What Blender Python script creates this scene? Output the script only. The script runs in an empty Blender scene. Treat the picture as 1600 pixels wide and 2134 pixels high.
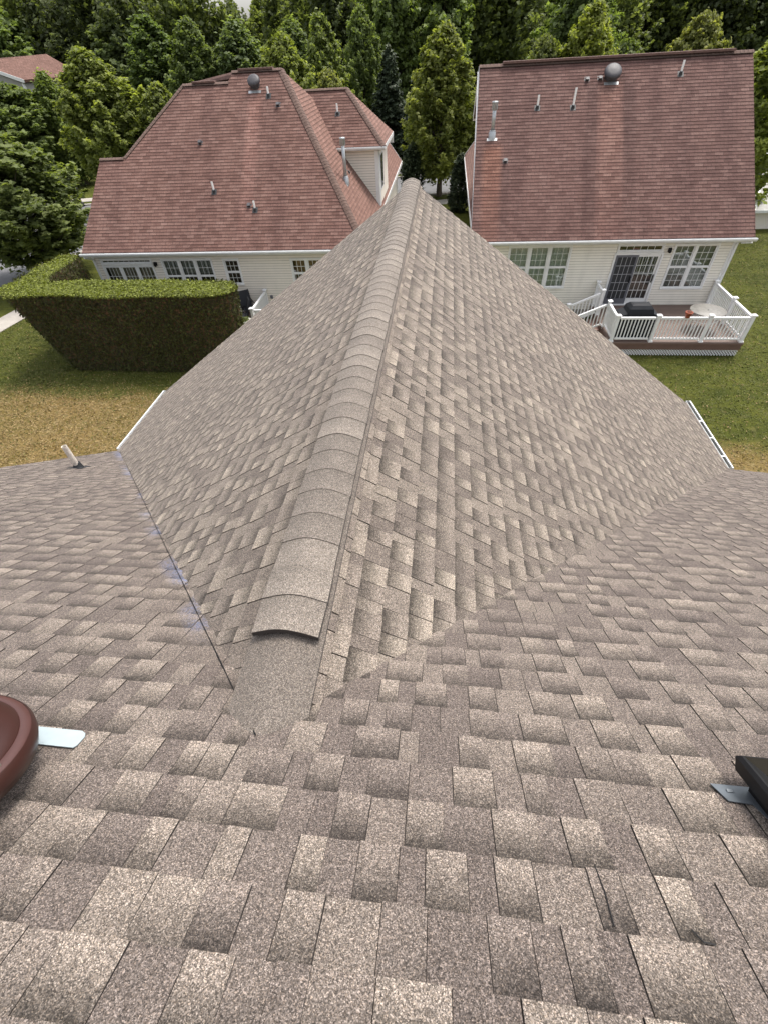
import bpy, math, random
import numpy as np
from mathutils import Vector, Matrix
S = bpy.context.scene
COL = S.collection
R = math.radians
# ---------------------------------------------------------------- camera (eye at the origin, ground at z = -8.95)
GZ = -8.95
cam_d = bpy.data.cameras.new("camera"); cam = bpy.data.objects.new("camera", cam_d); COL.objects.link(cam)
cam_d.sensor_fit = 'HORIZONTAL'; cam_d.sensor_width = 36; cam_d.lens = 949.77 / 1600 * 36
cam_d.clip_start = .05; cam_d.clip_end = 2000
_a = Vector((0.99374765, 0.10234386, -0.04462452)); _b = Vector((-0.04316322, 0.72076672, 0.69183255)); _g = Vector((-0.10296869, 0.68558083, -0.72067772))
cam.matrix_world = Matrix(((_a.x, _b.x, -_g.x, 0), (_a.y, _b.y, -_g.y, 0), (_a.z, _b.z, -_g.z, 0), (0, 0, 0, 1)))
S.camera = cam
# ---------------------------------------------------------------- light
SUN_EL, SUN_AZ = 64, 34          # azimuth measured from +y towards +x
w = bpy.data.worlds.new("World"); S.world = w; w.use_nodes = True
nt = w.node_tree; nt.nodes.clear()
sky = nt.nodes.new('ShaderNodeTexSky'); sky.sky_type = 'NISHITA'; sky.sun_disc = False
sky.sun_elevation = R(SUN_EL); sky.sun_rotation = R(SUN_AZ); sky.dust_density = 4; sky.air_density = 1.0; sky.ozone_density = 1
hsv = nt.nodes.new('ShaderNodeHueSaturation'); hsv.inputs['Saturation'].default_value = .3
bg = nt.nodes.new('ShaderNodeBackground'); bg.inputs[1].default_value = .15
wo = nt.nodes.new('ShaderNodeOutputWorld')
nt.links.new(sky.outputs[0], hsv.inputs['Color']); nt.links.new(hsv.outputs[0], bg.inputs[0]); nt.links.new(bg.outputs[0], wo.inputs[0])
sd = bpy.data.lights.new("sun", 'SUN'); sd.energy = 1.35; sd.angle = R(16); sd.color = (1, .93, .84)
so = bpy.data.objects.new("sun", sd); COL.objects.link(so)
sv = Vector((math.sin(R(SUN_AZ)) * math.cos(R(SUN_EL)), math.cos(R(SUN_AZ)) * math.cos(R(SUN_EL)), math.sin(R(SUN_EL))))
so.rotation_euler = sv.to_track_quat('Z', 'Y').to_euler()
S.view_settings.view_transform = 'Standard'; S.view_settings.look = 'None'; S.view_settings.gamma = 1
S.view_settings.exposure = 1.0
S.render.engine = 'CYCLES'
S.cycles.max_bounces = 6; S.cycles.transparent_max_bounces = 12

# ================================================================ helpers
def tag(o, label=None, cat=None, group=None, kind=None):
    if label: o['label'] = label
    if cat: o['category'] = cat
    if group: o['group'] = group
    if kind: o['kind'] = kind
    return o
def empty(name, loc=(0, 0, 0), rz=0, label=None, cat=None, group=None):
    o = bpy.data.objects.new(name, None); COL.objects.link(o); o.location = loc; o.rotation_euler = (0, 0, rz); o.empty_display_size = .2
    return tag(o, label, cat, group)
def link(name, me, parent=None):
    o = bpy.data.objects.new(name, me); COL.objects.link(o)
    if parent: o.parent = parent
    return o
def V3(*a): return np.array(a, float)
def unit(v): v = np.array(v, float); return v / np.linalg.norm(v)

class MB:
    """collects simple solids; build() links them as one mesh"""
    def __init__(s): s.v = []; s.f = []; s.m = []; s.mi = 0; s.sm = []; s.smooth = False
    def add(s, vs, fs, smooth=None):
        k = len(s.v); s.v += [tuple(map(float, p)) for p in vs]
        for f in fs: s.f.append([i + k for i in f]); s.m.append(s.mi); s.sm.append(s.smooth if smooth is None else smooth)
    def box(s, x0, x1, y0, y1, z0, z1):
        s.add([(x, y, z) for z in (z0, z1) for y in (y0, y1) for x in (x0, x1)],
              [(0, 2, 3, 1), (4, 5, 7, 6), (0, 1, 5, 4), (2, 6, 7, 3), (0, 4, 6, 2), (1, 3, 7, 5)])
    def hexa(s, p): s.add(p, [(0, 3, 2, 1), (4, 5, 6, 7), (0, 1, 5, 4), (1, 2, 6, 5), (2, 3, 7, 6), (3, 0, 4, 7)])
    def bar(s, p, q, w, h, up=(0, 0, 1)):
        p = V3(*p); q = V3(*q); d = unit(q - p); a = unit(np.cross(d, up)); b = np.cross(a, d)
        o = [a * sx * w / 2 + b * sy * h / 2 for sx, sy in ((-1, -1), (1, -1), (1, 1), (-1, 1))]
        s.hexa([p + k for k in o] + [q + k for k in o])
    def tube(s, p, q, r, r2=None, n=12, cap=True):
        p = V3(*p); q = V3(*q); r2 = r if r2 is None else r2; d = unit(q - p)
        a = unit(np.cross(d, (0, 0, 1) if abs(d[2]) < .9 else (1, 0, 0))); b = np.cross(d, a)
        c = [(math.cos(2 * math.pi * i / n), math.sin(2 * math.pi * i / n)) for i in range(n)]
        s.add([p + (a * x + b * y) * r for x, y in c] + [q + (a * x + b * y) * r2 for x, y in c],
              [(i, (i + 1) % n, (i + 1) % n + n, i + n) for i in range(n)], True)
        if cap:
            k = len(s.v) - 2 * n; s.f.append([k + i for i in range(n)][::-1]); s.f.append([k + n + i for i in range(n)]); s.m += [s.mi] * 2; s.sm += [False] * 2
    def lathe(s, prof, c=(0, 0, 0), n=32, axis=None):
        """prof: (r, h) from bottom to top round axis (default z)"""
        c = V3(*c); d = unit(axis) if axis is not None else V3(0, 0, 1)
        a = unit(np.cross(d, (1, 0, 0) if abs(d[0]) < .9 else (0, 1, 0))); b = np.cross(d, a)
        vs = []
        for r, h in prof:
            for i in range(n):
                t = 2 * math.pi * i / n; vs.append(c + d * h + (a * math.cos(t) + b * math.sin(t)) * max(r, 1e-4))
        fs = [(j * n + i, j * n + (i + 1) % n, (j + 1) * n + (i + 1) % n, (j + 1) * n + i) for j in range(len(prof) - 1) for i in range(n)]
        s.add(vs, fs, True)
    def slab(s, poly, th, n=None):
        """polygon thickened by th against its normal"""
        P = [V3(*p) for p in poly]
        if n is None: n = unit(np.cross(P[1] - P[0], P[2] - P[0]))
        k = len(P); s.add(P + [p - n * th for p in P], [list(range(k)), list(range(2 * k - 1, k - 1, -1))] + [(i, i + k, (i + 1) % k + k, (i + 1) % k) for i in range(k)])
    def build(s, name, mats, parent=None, bevel=0):
        me = bpy.data.meshes.new(name); me.from_pydata(s.v, [], s.f)
        for m in (mats if isinstance(mats, (list, tuple)) else [mats]): me.materials.append(m)
        me.polygons.foreach_set('material_index', s.m); me.polygons.foreach_set('use_smooth', s.sm); me.update()
        o = link(name, me, parent)
        if bevel:
            b = o.modifiers.new('bevel', 'BEVEL'); b.width = bevel; b.segments = 2; b.limit_method = 'ANGLE'
        return o

# ---- node shorthand
class NT:
    def __init__(s, name):
        s.m = bpy.data.materials.new(name); s.m.use_nodes = True; s.t = s.m.node_tree
        s.p = s.t.nodes['Principled BSDF']; s.o = s.t.nodes['Material Output']
    def n(s, typ, **kw):
        x = s.t.nodes.new(typ)
        for k, v in kw.items():
            if k.startswith('i_'):
                k = k[2:]; k = int(k) if k.isdigit() else k.replace('_', ' '); s.set(x.inputs[k], v)
            else: setattr(x, k, v)
        return x
    def set(s, inp, v):
        if isinstance(v, bpy.types.NodeSocket): s.t.links.new(v, inp)
        elif isinstance(v, bpy.types.Node): s.t.links.new(v.outputs[0], inp)
        else:
            if hasattr(inp.default_value, '__len__') and not hasattr(v, '__len__'): v = (v,) * len(inp.default_value)
            if hasattr(inp.default_value, '__len__') and len(inp.default_value) == 4 and len(v) == 3: v = (*v, 1)
            inp.default_value = v
    def mix(s, f, a, b, typ='MIX'):
        x = s.t.nodes.new('ShaderNodeMix'); x.data_type = 'RGBA'; x.blend_type = typ
        s.set(x.inputs[0], f); s.set(x.inputs[6], a); s.set(x.inputs[7], b); return x.outputs[2]
    def math(s, op, a, b=0, c=None, clamp=False):
        x = s.t.nodes.new('ShaderNodeMath'); x.operation = op; x.use_clamp = clamp; s.set(x.inputs[0], a); s.set(x.inputs[1], b)
        if c is not None: s.set(x.inputs[2], c)
        return x.outputs[0]
    def rng(s, v, a, b, c=0, d=1, smooth=False):
        x = s.t.nodes.new('ShaderNodeMapRange'); s.set(x.inputs[0], v)
        if smooth: x.interpolation_type = 'SMOOTHSTEP'
        for i, k in enumerate((a, b, c, d)): s.set(x.inputs[i + 1], k)
        return x.outputs[0]
    def noise(s, vec, scale, detail=3, rough=.55):
        return s.n('ShaderNodeTexNoise', i_Vector=vec, i_Scale=scale, i_Detail=detail, i_Roughness=rough).outputs[0]
    def pos(s): return s.n('ShaderNodeNewGeometry').outputs['Position']
    def bump(s, h, st=.3, dist=.01):
        b = s.n('ShaderNodeBump', i_Height=h, i_Strength=st, i_Distance=dist); s.t.links.new(b.outputs[0], s.p.inputs['Normal'])
    def base(s, c): s.set(s.p.inputs['Base Color'], c)
    def rough(s, r): s.set(s.p.inputs['Roughness'], r)

def simple(name, col, rough=.5, var=.12, scale=6, metal=0, bump=0, spec=.5):
    t = NT(name); p = t.pos(); n = t.noise(p, scale, 4)
    t.base(t.mix(t.rng(n, .3, .7), tuple(c * (1 - var) for c in col), tuple(min(1, c * (1 + var)) for c in col)))
    t.rough(rough); t.p.inputs['Metallic'].default_value = metal; t.p.inputs['Specular IOR Level'].default_value = spec
    if bump: t.bump(t.noise(p, scale * 12, 3), bump, .005)
    return t.m

# shingle granules; 'tab' corner attribute: r tone, g strength of the dark band (printed on taupe, painted butt shadow on red), b height inside the course, a = 1 on cut edges
def shingle_mat(name, dark, mid, light, gran=260, grain=.5, edge=(.032, .026, .023), chalk=False, streak=None, band=(.34, 1.16), bandv=(.22, .97), warmth=.5):
    t = NT(name); P = t.pos()
    at = t.n('ShaderNodeAttribute', attribute_name='tab'); sp = t.n('ShaderNodeSeparateColor'); t.set(sp.inputs[0], at.outputs['Color'])
    tone, g, v = sp.outputs[0], sp.outputs[1], sp.outputs[2]; al = at.outputs['Alpha']
    cr = t.n('ShaderNodeValToRGB'); t.set(cr.inputs[0], tone)
    e = cr.color_ramp.elements; e[0].color = (*dark, 1); e[1].color = (*light, 1); k = e.new(.5); k.color = (*mid, 1)
    ng = t.noise(P, 38, 3)
    vv = t.math('ADD', v, t.math('MULTIPLY', t.math('SUBTRACT', ng, .5), .5))
    gr = t.rng(vv, bandv[0], bandv[1], band[1], band[0])
    gr = t.math('ADD', t.math('MULTIPLY', t.math('SUBTRACT', gr, 1), g), 1)
    # granules: two sizes of cell, each its own shade
    vo = t.n('ShaderNodeTexVoronoi', i_Vector=P, i_Scale=gran); s2 = t.n('ShaderNodeSeparateColor'); t.set(s2.inputs[0], vo.outputs['Color'])
    vo2 = t.n('ShaderNodeTexVoronoi', i_Vector=P, i_Scale=gran * .55); s3 = t.n('ShaderNodeSeparateColor'); t.set(s3.inputs[0], vo2.outputs['Color'])
    r = t.n('ShaderNodeValToRGB'); t.set(r.inputs[0], s2.outputs[0]); r.color_ramp.interpolation = 'LINEAR'
    el = r.color_ramp.elements; el[0].color = (1 - grain,) * 3 + (1,); el[1].color = (1 + grain * 1.7,) * 3 + (1,)
    for p_, c_ in ((.3, 1 - grain * .55), (.65, 1.0), (.85, 1 + grain * .55)): q = el.new(p_); q.color = (c_, c_, c_, 1)
    gran_f = t.math('MULTIPLY', r.outputs[0], t.rng(s3.outputs[1], 0, 1, 1 - grain * .45, 1 + grain * .45))
    blot = t.rng(t.noise(P, 7, 3), .3, .7, .93, 1.07)
    big = t.rng(t.noise(P, .6, 4), .3, .7, .94, 1.06)
    f = t.math('MULTIPLY', t.math('MULTIPLY', gr, gran_f), t.math('MULTIPLY', blot, big))
    c = t.mix(1, cr.outputs[0], t.n('ShaderNodeCombineColor', i_0=f, i_1=f, i_2=f).outputs[0], 'MULTIPLY')
    warm = t.mix(t.rng(s2.outputs[2], .55, .95), (1, 1, 1), (1 + .12 * warmth, 1.0, 1 - .16 * warmth))
    c = t.mix(1, c, warm, 'MULTIPLY')
    if streak: c = streak(t, P, c)
    if chalk:      # blue snapped-line chalk along the left valley
        x = t.n('ShaderNodeSeparateXYZ'); t.set(x.inputs[0], P)
        d = t.math('SUBTRACT', t.math('ADD', t.math('MULTIPLY', t.math('SUBTRACT', x.outputs[1], .525), -.937), -.58), x.outputs[0])   # distance left of the valley
        m = t.math('MULTIPLY', t.rng(d, .0, .16, 1, 0), t.rng(d, -.08, -.02, 0, 1))
        n1 = t.rng(t.noise(P, 2.3, 2), .52, .66)
        lo = t.math('MULTIPLY', t.rng(x.outputs[1], 5.6, 5.9), t.rng(x.outputs[1], 6.25, 6.45, 1, 0))
        m = t.math('MULTIPLY', m, t.math('MAXIMUM', n1, lo)); m = t.math('MULTIPLY', m, t.rng(t.noise(P, 60, 2), .35, .6)); m = t.math('MULTIPLY', m, t.rng(x.outputs[1], .95, 1.1))
        c = t.mix(t.math('MULTIPLY', m, .6, clamp=True), c, (.16, .22, .40))
    c = t.mix(al, c, edge)
    t.base(c); t.rough(.93); t.p.inputs['Specular IOR Level'].default_value = .25
    t.p.inputs['Sheen Weight'].default_value = .06; t.p.inputs['Sheen Roughness'].default_value = .5; t.bump(s2.outputs[0], .35, .0015)
    return t.m

def clip_poly(P, Q):
    """Sutherland-Hodgman: clip P (list of uv) to convex ccw Q"""
    for i in range(len(Q)):
        a = Q[i]; b = Q[(i + 1) % len(Q)]; ex, ey = b[0] - a[0], b[1] - a[1]; out = []
        if not P: return []
        for j in range(len(P)):
            p = P[j]; q = P[(j + 1) % len(P)]
            dp = ex * (p[1] - a[1]) - ey * (p[0] - a[0]); dq = ex * (q[1] - a[1]) - ey * (q[0] - a[0])
            if dp >= -1e-9: out.append(p)
            if (dp >= -1e-9) != (dq >= -1e-9):
                k = dp / (dp - dq); out.append((p[0] + (q[0] - p[0]) * k, p[1] + (q[1] - p[1]) * k))
        P = out
    return P

def shingles(name, polys, mat, parent, style='lam', expo=.148, seed=1, lift=0., t=(.0035, .0075), gap=.0022, phase=0., slab=.12, tones=None, edgev=None):
    """courses of overlapping tabs on one roof plane given as convex polygons (3D, seen from outside counter-clockwise)"""
    rng = random.Random(seed)
    P0 = [V3(*p) for p in polys[0]]
    N = unit(np.cross(P0[1] - P0[0], P0[2] - P0[0]));
    if N[2] < 0: N = -N
    Vd = unit(V3(0, 0, 1) - N * N[2]); U = np.cross(Vd, N)
    O = P0[0] + N * lift
    vs = []; fs = []; col = []
    def put(uvh, c):
        k = len(vs)
        for (u, v, h), cc in zip(uvh, c): vs.append(tuple(O + U * u + Vd * v + N * h)); col.append(cc)
        fs.append(list(range(k, k + len(uvh))))
    Q2 = []
    for poly in polys:
        q = [((V3(*p) - P0[0]) @ U, (V3(*p) - P0[0]) @ Vd) for p in poly]
        ar = sum(q[i][0] * q[(i + 1) % len(q)][1] - q[(i + 1) % len(q)][0] * q[i][1] for i in range(len(q)))
        Q2.append(q if ar > 0 else q[::-1])
    for q in Q2:     # dark mat under the tabs
        put([(u, v, -.0015) for u, v in q], [(0, 0, 0, 1)] * len(q))
        n = len(q); put([(u, v, -slab) for u, v in q[::-1]], [(0, 0, 0, 1)] * n)
        for i in range(n):
            a, b = q[i], q[(i + 1) % n]; put([(*a, -slab), (*b, -slab), (*b, -.0015), (*a, -.0015)], [(.5, 0, .5, 0)] * 4)
    umin = min(u for q in Q2 for u, v in q) - .5; umax = max(u for q in Q2 for u, v in q) + .5
    vmin = min(v for q in Q2 for u, v in q); vmax = max(v for q in Q2 for u, v in q)
    i0 = int(math.floor((vmin - phase) / expo)); i1 = int(math.ceil((vmax - phase) / expo))
    for i in range(i0, i1):
        v0 = phase + i * expo; v1 = v0 + expo; u = umin + rng.uniform(-.3, 0); kind = rng.random() < .5
        tabs = []
        if style == 'lam':
            while u < umax:
                wd = rng.choice((.08, .10, .11, .13, .16)) if kind else rng.choice((.07, .09, .11, .14))
                tabs.append((u, u + wd, kind, rng.random(), rng.random())); u += wd; kind = not kind
                if rng.random() < .06: kind = not kind
        else:
            u = umin + (i % 2) * .152 + rng.uniform(-.02, .02)
            while u < umax: tabs.append((u, u + .305, True, rng.random(), rng.random())); u += .305
        for (a, b, kd, r1, r2) in tabs:
            if style == 'lam':
                hb = t[1] if kd else t[0]
                tone = (.34 + .32 * r1) if not kd else (.50 + .27 * r1)
                if r2 > .97: tone += .15
                gs = .8 + .35 * r2 if kd else (.04 if r2 < .75 else .6)
                if kd and r2 < .1: gs = .25
            else:
                hb = t[1]; tone = .5 + (r1 - .5) * .6 + (.18 if r2 > .96 else 0); gs = 1.
            if tones: tone = tones(tone, r1, r2)
            g1 = gap * (.6 + .8 * r1) if (kd or r2 < .65) else .0003
            jit = (r1 - .5) * .004; vb = v0 + jit
            base = [(a + .0004, vb), (b - g1, vb), (b - g1, v1), (a + .0004, v1)]
            for q in Q2:
                pc = base; inside = True
                for j in range(len(q)):
                    A_ = q[j]; B_ = q[(j + 1) % len(q)]; ex, ey = B_[0] - A_[0], B_[1] - A_[1]; ds = [ex * (p[1] - A_[1]) - ey * (p[0] - A_[0]) for p in base]
                    if max(ds) < 0: pc = []; break
                    if min(ds) < 0: inside = False
                if not pc: continue
                if not inside: pc = clip_poly(base, q)
                if len(pc) < 3: continue
                fr = lambda v: min(1, max(0, (v - vb) / (v1 - vb)))
                put([(u_, v_, hb * (1 - fr(v_)) + .0006 * fr(v_) + (.0003 if kd else 0)) for u_, v_ in pc], [(tone, gs, fr(v_), 0) for u_, v_ in pc])
                bt = [p for p in pc if abs(p[1] - vb) < 1e-6]
                if len(bt) >= 2:
                    x0 = min(p[0] for p in bt); x1 = max(p[0] for p in bt)
                    put([(x0, vb, -.001), (x1, vb, -.001), (x1, vb, hb), (x0, vb, hb)], [(tone, gs, 0, 1 if not edgev else edgev)] * 4)
                if inside and (kd or r2 < .65):    # side faces of the raised tab
                    for uu in (a + .0004, b - g1): put([(uu, vb, -.001), (uu, v1, -.001), (uu, v1, .0006), (uu, vb, hb)], [(tone, gs, 0, 1)] * 4)
    me = bpy.data.meshes.new(name); me.from_pydata(vs, [], fs)
    ca = me.color_attributes.new('tab', 'FLOAT_COLOR', 'CORNER')
    # every face owns its vertices, so corner order equals vertex order
    ca.data.foreach_set('color', np.array(col, dtype=np.float32).ravel())
    me.materials.append(mat); me.update()
    return link(name, me, parent)

def ridge_caps(name, p0, p1, mat, parent, mL, mR, hw=.14, expo=.17, rise=.012, seed=0, rad=.05, lift=.01, tones=(.45, .75), skew=0, th=.004, ea=1.):
    """bent caps laid along a ridge or hip; the exposed butt edge of every cap faces p0"""
    rng = random.Random(seed); p0 = V3(*p0); p1 = V3(*p1); L = np.linalg.norm(p1 - p0); d = (p1 - p0) / L
    side = unit(np.cross(d, (0, 0, 1))); up = np.cross(side, d)
    n = 12; vs = []; fs = []; col = []; sm = []
    def cs(s, h, w):
        out = []
        for i in range(n + 1):
            x = (i / n * 2 - 1) * w; m = mR if x > 0 else mL
            z = lift + h - m * (math.sqrt(x * x + rad * rad) - rad)
            out.append(p0 + d * s + side * (x + skew) + up * z)
        return out
    s = 0.
    while s < L:
        e = min(L, s + expo * rng.uniform(.93, 1.07)); tn = rng.uniform(*tones); gs = .6 if rng.random() < .5 else .3; hn = rise * rng.uniform(.85, 1.2)
        w_ = hw * rng.uniform(.97, 1.03); A_ = cs(s, hn, w_); B_ = cs(e + .01, th, hw); D = cs(s, -.012, w_)
        k = len(vs); vs += [tuple(p) for p in A_ + B_]; col += [(tn, gs, 0, 0)] * (n + 1) + [(tn, gs, 1, 0)] * (n + 1)
        for i in range(n): fs.append((k + i, k + i + 1, k + n + 2 + i, k + n + 1 + i)); sm.append(True)
        k = len(vs); vs += [tuple(p) for p in A_ + D]; col += [(tn, 0, 0, ea)] * (2 * n + 2)
        for i in range(n): fs.append((k + i, k + n + 1 + i, k + n + 2 + i, k + i + 1)); sm.append(False)
        for j in (0, n):
            k = len(vs); Db = B_[j] - up * .012; vs += [tuple(A_[j]), tuple(B_[j]), tuple(Db), tuple(D[j])]; col += [(tn, 0, 0, .9)] * 4; fs.append((k, k + 1, k + 2, k + 3)); sm.append(False)
        s = e
    me = bpy.data.meshes.new(name); me.from_pydata(vs, [], fs)
    at = me.attributes.new('tab', 'FLOAT_COLOR', 'POINT'); at.data.foreach_set('color', np.array(col, dtype=np.float32).ravel())
    me.polygons.foreach_set('use_smooth', sm); me.materials.append(mat); me.update()
    return link(name, me, parent)

# ================================================================ materials
M = {}
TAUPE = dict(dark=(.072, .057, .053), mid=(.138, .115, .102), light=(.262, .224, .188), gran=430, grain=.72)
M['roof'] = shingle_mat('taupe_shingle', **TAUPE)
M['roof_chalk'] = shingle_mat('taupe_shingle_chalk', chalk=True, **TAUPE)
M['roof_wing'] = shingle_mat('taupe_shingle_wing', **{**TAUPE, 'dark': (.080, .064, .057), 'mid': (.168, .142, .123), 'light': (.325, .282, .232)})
M['cap'] = shingle_mat('taupe_cap', (.110, .095, .084), (.188, .164, .143), (.268, .238, .206), gran=430, grain=.6, band=(.8, 1.15))
def streaks(cols):
    def f(t, P, c):
        x = t.n('ShaderNodeSeparateXYZ'); t.set(x.inputs[0], P)
        m = t.n('ShaderNodeMapping'); t.set(m.inputs[0], P); m.inputs['Scale'].default_value = (1.1, .12, .12)
        n = t.noise(m.outputs[0], 1.3, 4, .6)
        c = t.mix(t.rng(n, .42, .7, 0, .5), c, t.mix(1, c, (.55, .50, .53), 'MULTIPLY'))
        for (x0, hw, z1, colr, amt) in cols:
            dd = t.math('ABSOLUTE', t.math('SUBTRACT', t.math('ADD', x.outputs[0], t.math('MULTIPLY', t.math('SUBTRACT', n, .5), .25)), x0))
            k = t.math('MULTIPLY', t.rng(dd, hw * .55, hw * 1.25, 1, 0, True), t.math('MULTIPLY', t.rng(x.outputs[2], z1 - .25, z1, 1, 0), t.rng(x.outputs[2], -5.8, z1, .35, 1)))
            c = t.mix(t.math('MULTIPLY', k, amt), c, t.mix(1, c, colr, 'MULTIPLY'))
        return c
    return f
RED = dict(dark=(.11, .055, .044), mid=(.188, .104, .086), light=(.245, .148, .124), gran=90, grain=.3, edge=(.06, .034, .029), band=(.6, 1.03), bandv=(.45, .98))  # band paints the shadow under each course's butt into the red
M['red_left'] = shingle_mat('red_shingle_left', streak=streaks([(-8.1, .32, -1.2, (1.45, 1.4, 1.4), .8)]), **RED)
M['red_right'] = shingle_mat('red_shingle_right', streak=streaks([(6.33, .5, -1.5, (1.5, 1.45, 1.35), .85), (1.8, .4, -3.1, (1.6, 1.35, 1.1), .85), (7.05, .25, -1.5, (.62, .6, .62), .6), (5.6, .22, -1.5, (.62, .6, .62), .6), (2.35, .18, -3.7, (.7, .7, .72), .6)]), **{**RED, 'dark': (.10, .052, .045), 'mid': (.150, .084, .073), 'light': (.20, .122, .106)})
M['red_bright'] = shingle_mat('red_shingle_sunny', **{**RED, 'dark': (.15, .080, .062), 'mid': (.205, .112, .088), 'light': (.265, .152, .123)})  # lighter red for sunlit side slopes, the sun put into the colour
M['red_cap'] = shingle_mat('red_cap', (.085, .055, .046), (.125, .082, .068), (.165, .108, .09), gran=90, grain=.25, band=(.7, 1.1))
M['red_plain'] = simple('red_shingle_plain', (.15, .088, .074), .9, .25, 8); M['taupe_plain'] = simple('taupe_shingle_plain', (.17, .145, .13), .95, .3, 60)
def siding_mat(name, col, dirt=.25):
    t = NT(name); P = t.pos(); m = t.n('ShaderNodeMapping'); t.set(m.inputs[0], P); m.inputs['Scale'].default_value = (1, 1, .35)
    n = t.noise(m.outputs[0], 3, 5); n2 = t.noise(P, 22, 3)
    c = t.mix(t.rng(n, .45, .75, 0, dirt), col, tuple(c * .62 for c in col)); c = t.mix(t.rng(n2, .4, .7, 0, .1), c, tuple(c * .7 for c in col))
    t.base(c); t.rough(.55); return t.m
M['siding'] = siding_mat('cream_siding', (.87, .83, .74)); M['siding2'] = siding_mat('pale_siding', (.85, .79, .70), .15)
M['lap_shade'] = siding_mat('siding_lap_shade', (.36, .325, .27)); M['siding_gray'] = siding_mat('gray_siding', (.33, .32, .30))  # lap strips: contact shadow and dirt painted in as one dark tone
M['white'] = simple('white_vinyl', (.80, .80, .79), .38, .05); M['rail'] = simple('white_rail', (.84, .84, .84), .35, .03)
M['soffit'] = simple('soffit_white', (.70, .69, .67), .5, .05); M['gutter'] = simple('gutter_white', (.76, .77, .77), .35, .06)
M['gut_in'] = simple('gutter_dirt', (.22, .22, .20), .7, .3, 9)
M['galv'] = simple('galvanized_metal', (.46, .48, .49), .38, .15, 14, metal=.6); M['flash'] = simple('bluish_flashing', (.40, .475, .50), .42, .05, 18, metal=.1)
M['gray_flash'] = simple('grey_flashing', (.15, .17, .19), .4, .12, 20, metal=.4)
M['pvc'] = simple('white_pvc', (.90, .89, .86), .45, .08, 20); M['pvc_dirty'] = simple('weathered_pvc', (.74, .68, .60), .5, .25, 30)
M['rubber'] = simple('black_rubber', (.025, .027, .03), .55, .3, 20); M['darkvent'] = simple('dark_vent', (.055, .052, .058), .55, .2, 12)
M['black'] = simple('black_paint', (.005, .005, .006), .55, .2, spec=.3); M['brown_vent'] = simple('brown_enamel', (.038, .011, .008), .42, .10, 9)
M['brown_rim'] = simple('brown_enamel_rim', (.075, .032, .028), .42, .08, 9)
M['mesh_black'] = simple('black_mesh_fabric', (.02, .021, .026), .8, .2, 40); M['grill'] = simple('grill_cover', (.009, .011, .015), .65, .2, 9, bump=.2, spec=.3)
M['terracotta'] = simple('terracotta', (.36, .10, .055), .7, .15); M['soil'] = simple('soil', (.06, .045, .03), .95, .3, 30)
M['chrome'] = simple('screw_metal', (.7, .7, .68), .25, .05, metal=1)
M['dark_room'] = simple('room_dark', (.02, .018, .018), .9, .3); M['screen'] = simple('dark_screen', (.028, .029, .032), .75, .15, 30)
M['door_gray'] = simple('grey_screen_frame', (.13, .135, .155), .5, .08)
M['grid_gray'] = simple('grey_grid', (.42, .42, .44), .5, .05); M['mat'] = simple('door_mat', (.055, .05, .045), .95, .3, 30); M['planter'] = simple('planter_white', (.74, .73, .66), .6, .1)
def tabletop_mat():
    t = NT('mottled_tabletop'); P = t.pos(); n = t.noise(P, 9, 5, .65)
    t.base(t.mix(t.rng(n, .35, .65), (.15, .14, .125), (.24, .23, .205))); t.rough(.5); return t.m
M['table'] = tabletop_mat()
def deck_mat():
    t = NT('deck_boards'); P = t.pos(); x = t.n('ShaderNodeSeparateXYZ'); t.set(x.inputs[0], P)
    b = t.math('MULTIPLY', x.outputs[1], 1 / .14); fr = t.math('FRACT', b); fl = t.math('FLOOR', b)
    wn = t.n('ShaderNodeTexWhiteNoise', noise_dimensions='1D'); t.set(wn.inputs['W'], fl)
    m = t.n('ShaderNodeMapping'); t.set(m.inputs[0], P); m.inputs['Scale'].default_value = (1, 12, 1)
    n = t.noise(m.outputs[0], 3, 4)
    c = t.mix(wn.outputs[0], (.155, .105, .085), (.205, .145, .118)); c = t.mix(t.rng(n, .35, .7, 0, .4), c, (.10, .07, .055))
    c = t.mix(t.math('GREATER_THAN', fr, .94), c, (.03, .02, .017)); t.base(c); t.rough(.65); return t.m
M['deck'] = deck_mat(); M['deck_edge'] = simple('deck_fascia', (.165, .098, .078), .6, .12, 5)
def curtain_mat(name, a, b, sc):
    t = NT(name); P = t.pos(); x = t.n('ShaderNodeSeparateXYZ'); t.set(x.inputs[0], P)
    s = t.math('SINE', t.math('MULTIPLY', x.outputs[0], sc)); n = t.noise(P, 3, 3)
    t.base(t.mix(t.rng(t.math('ADD', s, t.math('MULTIPLY', n, 1.2)), -.6, 1.6), a, b)); t.rough(.8); return t.m
M['vblind'] = curtain_mat('pleated_curtain', (.3, .29, .27), (.8, .78, .72), 75)
M['curtain'] = curtain_mat('beige_curtain', (.3, .26, .21), (.66, .58, .48), 38)
M['redcurtain'] = curtain_mat('dark_curtain', (.03, .018, .02), (.13, .085, .085), 60)
def blind_mat(name, a, b):
    t = NT(name); P = t.pos(); x = t.n('ShaderNodeSeparateXYZ'); t.set(x.inputs[0], P)
    fr = t.math('FRACT', t.math('MULTIPLY', x.outputs[2], 20)); t.base(t.mix(t.rng(fr, 0, .25), a, b)); t.rough(.6); return t.m
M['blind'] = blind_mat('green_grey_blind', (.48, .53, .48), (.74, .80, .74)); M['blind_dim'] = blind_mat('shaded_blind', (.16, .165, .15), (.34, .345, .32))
M['tan_room'] = simple('tan_interior', (.16, .085, .035), .8, .5, 4)
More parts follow.
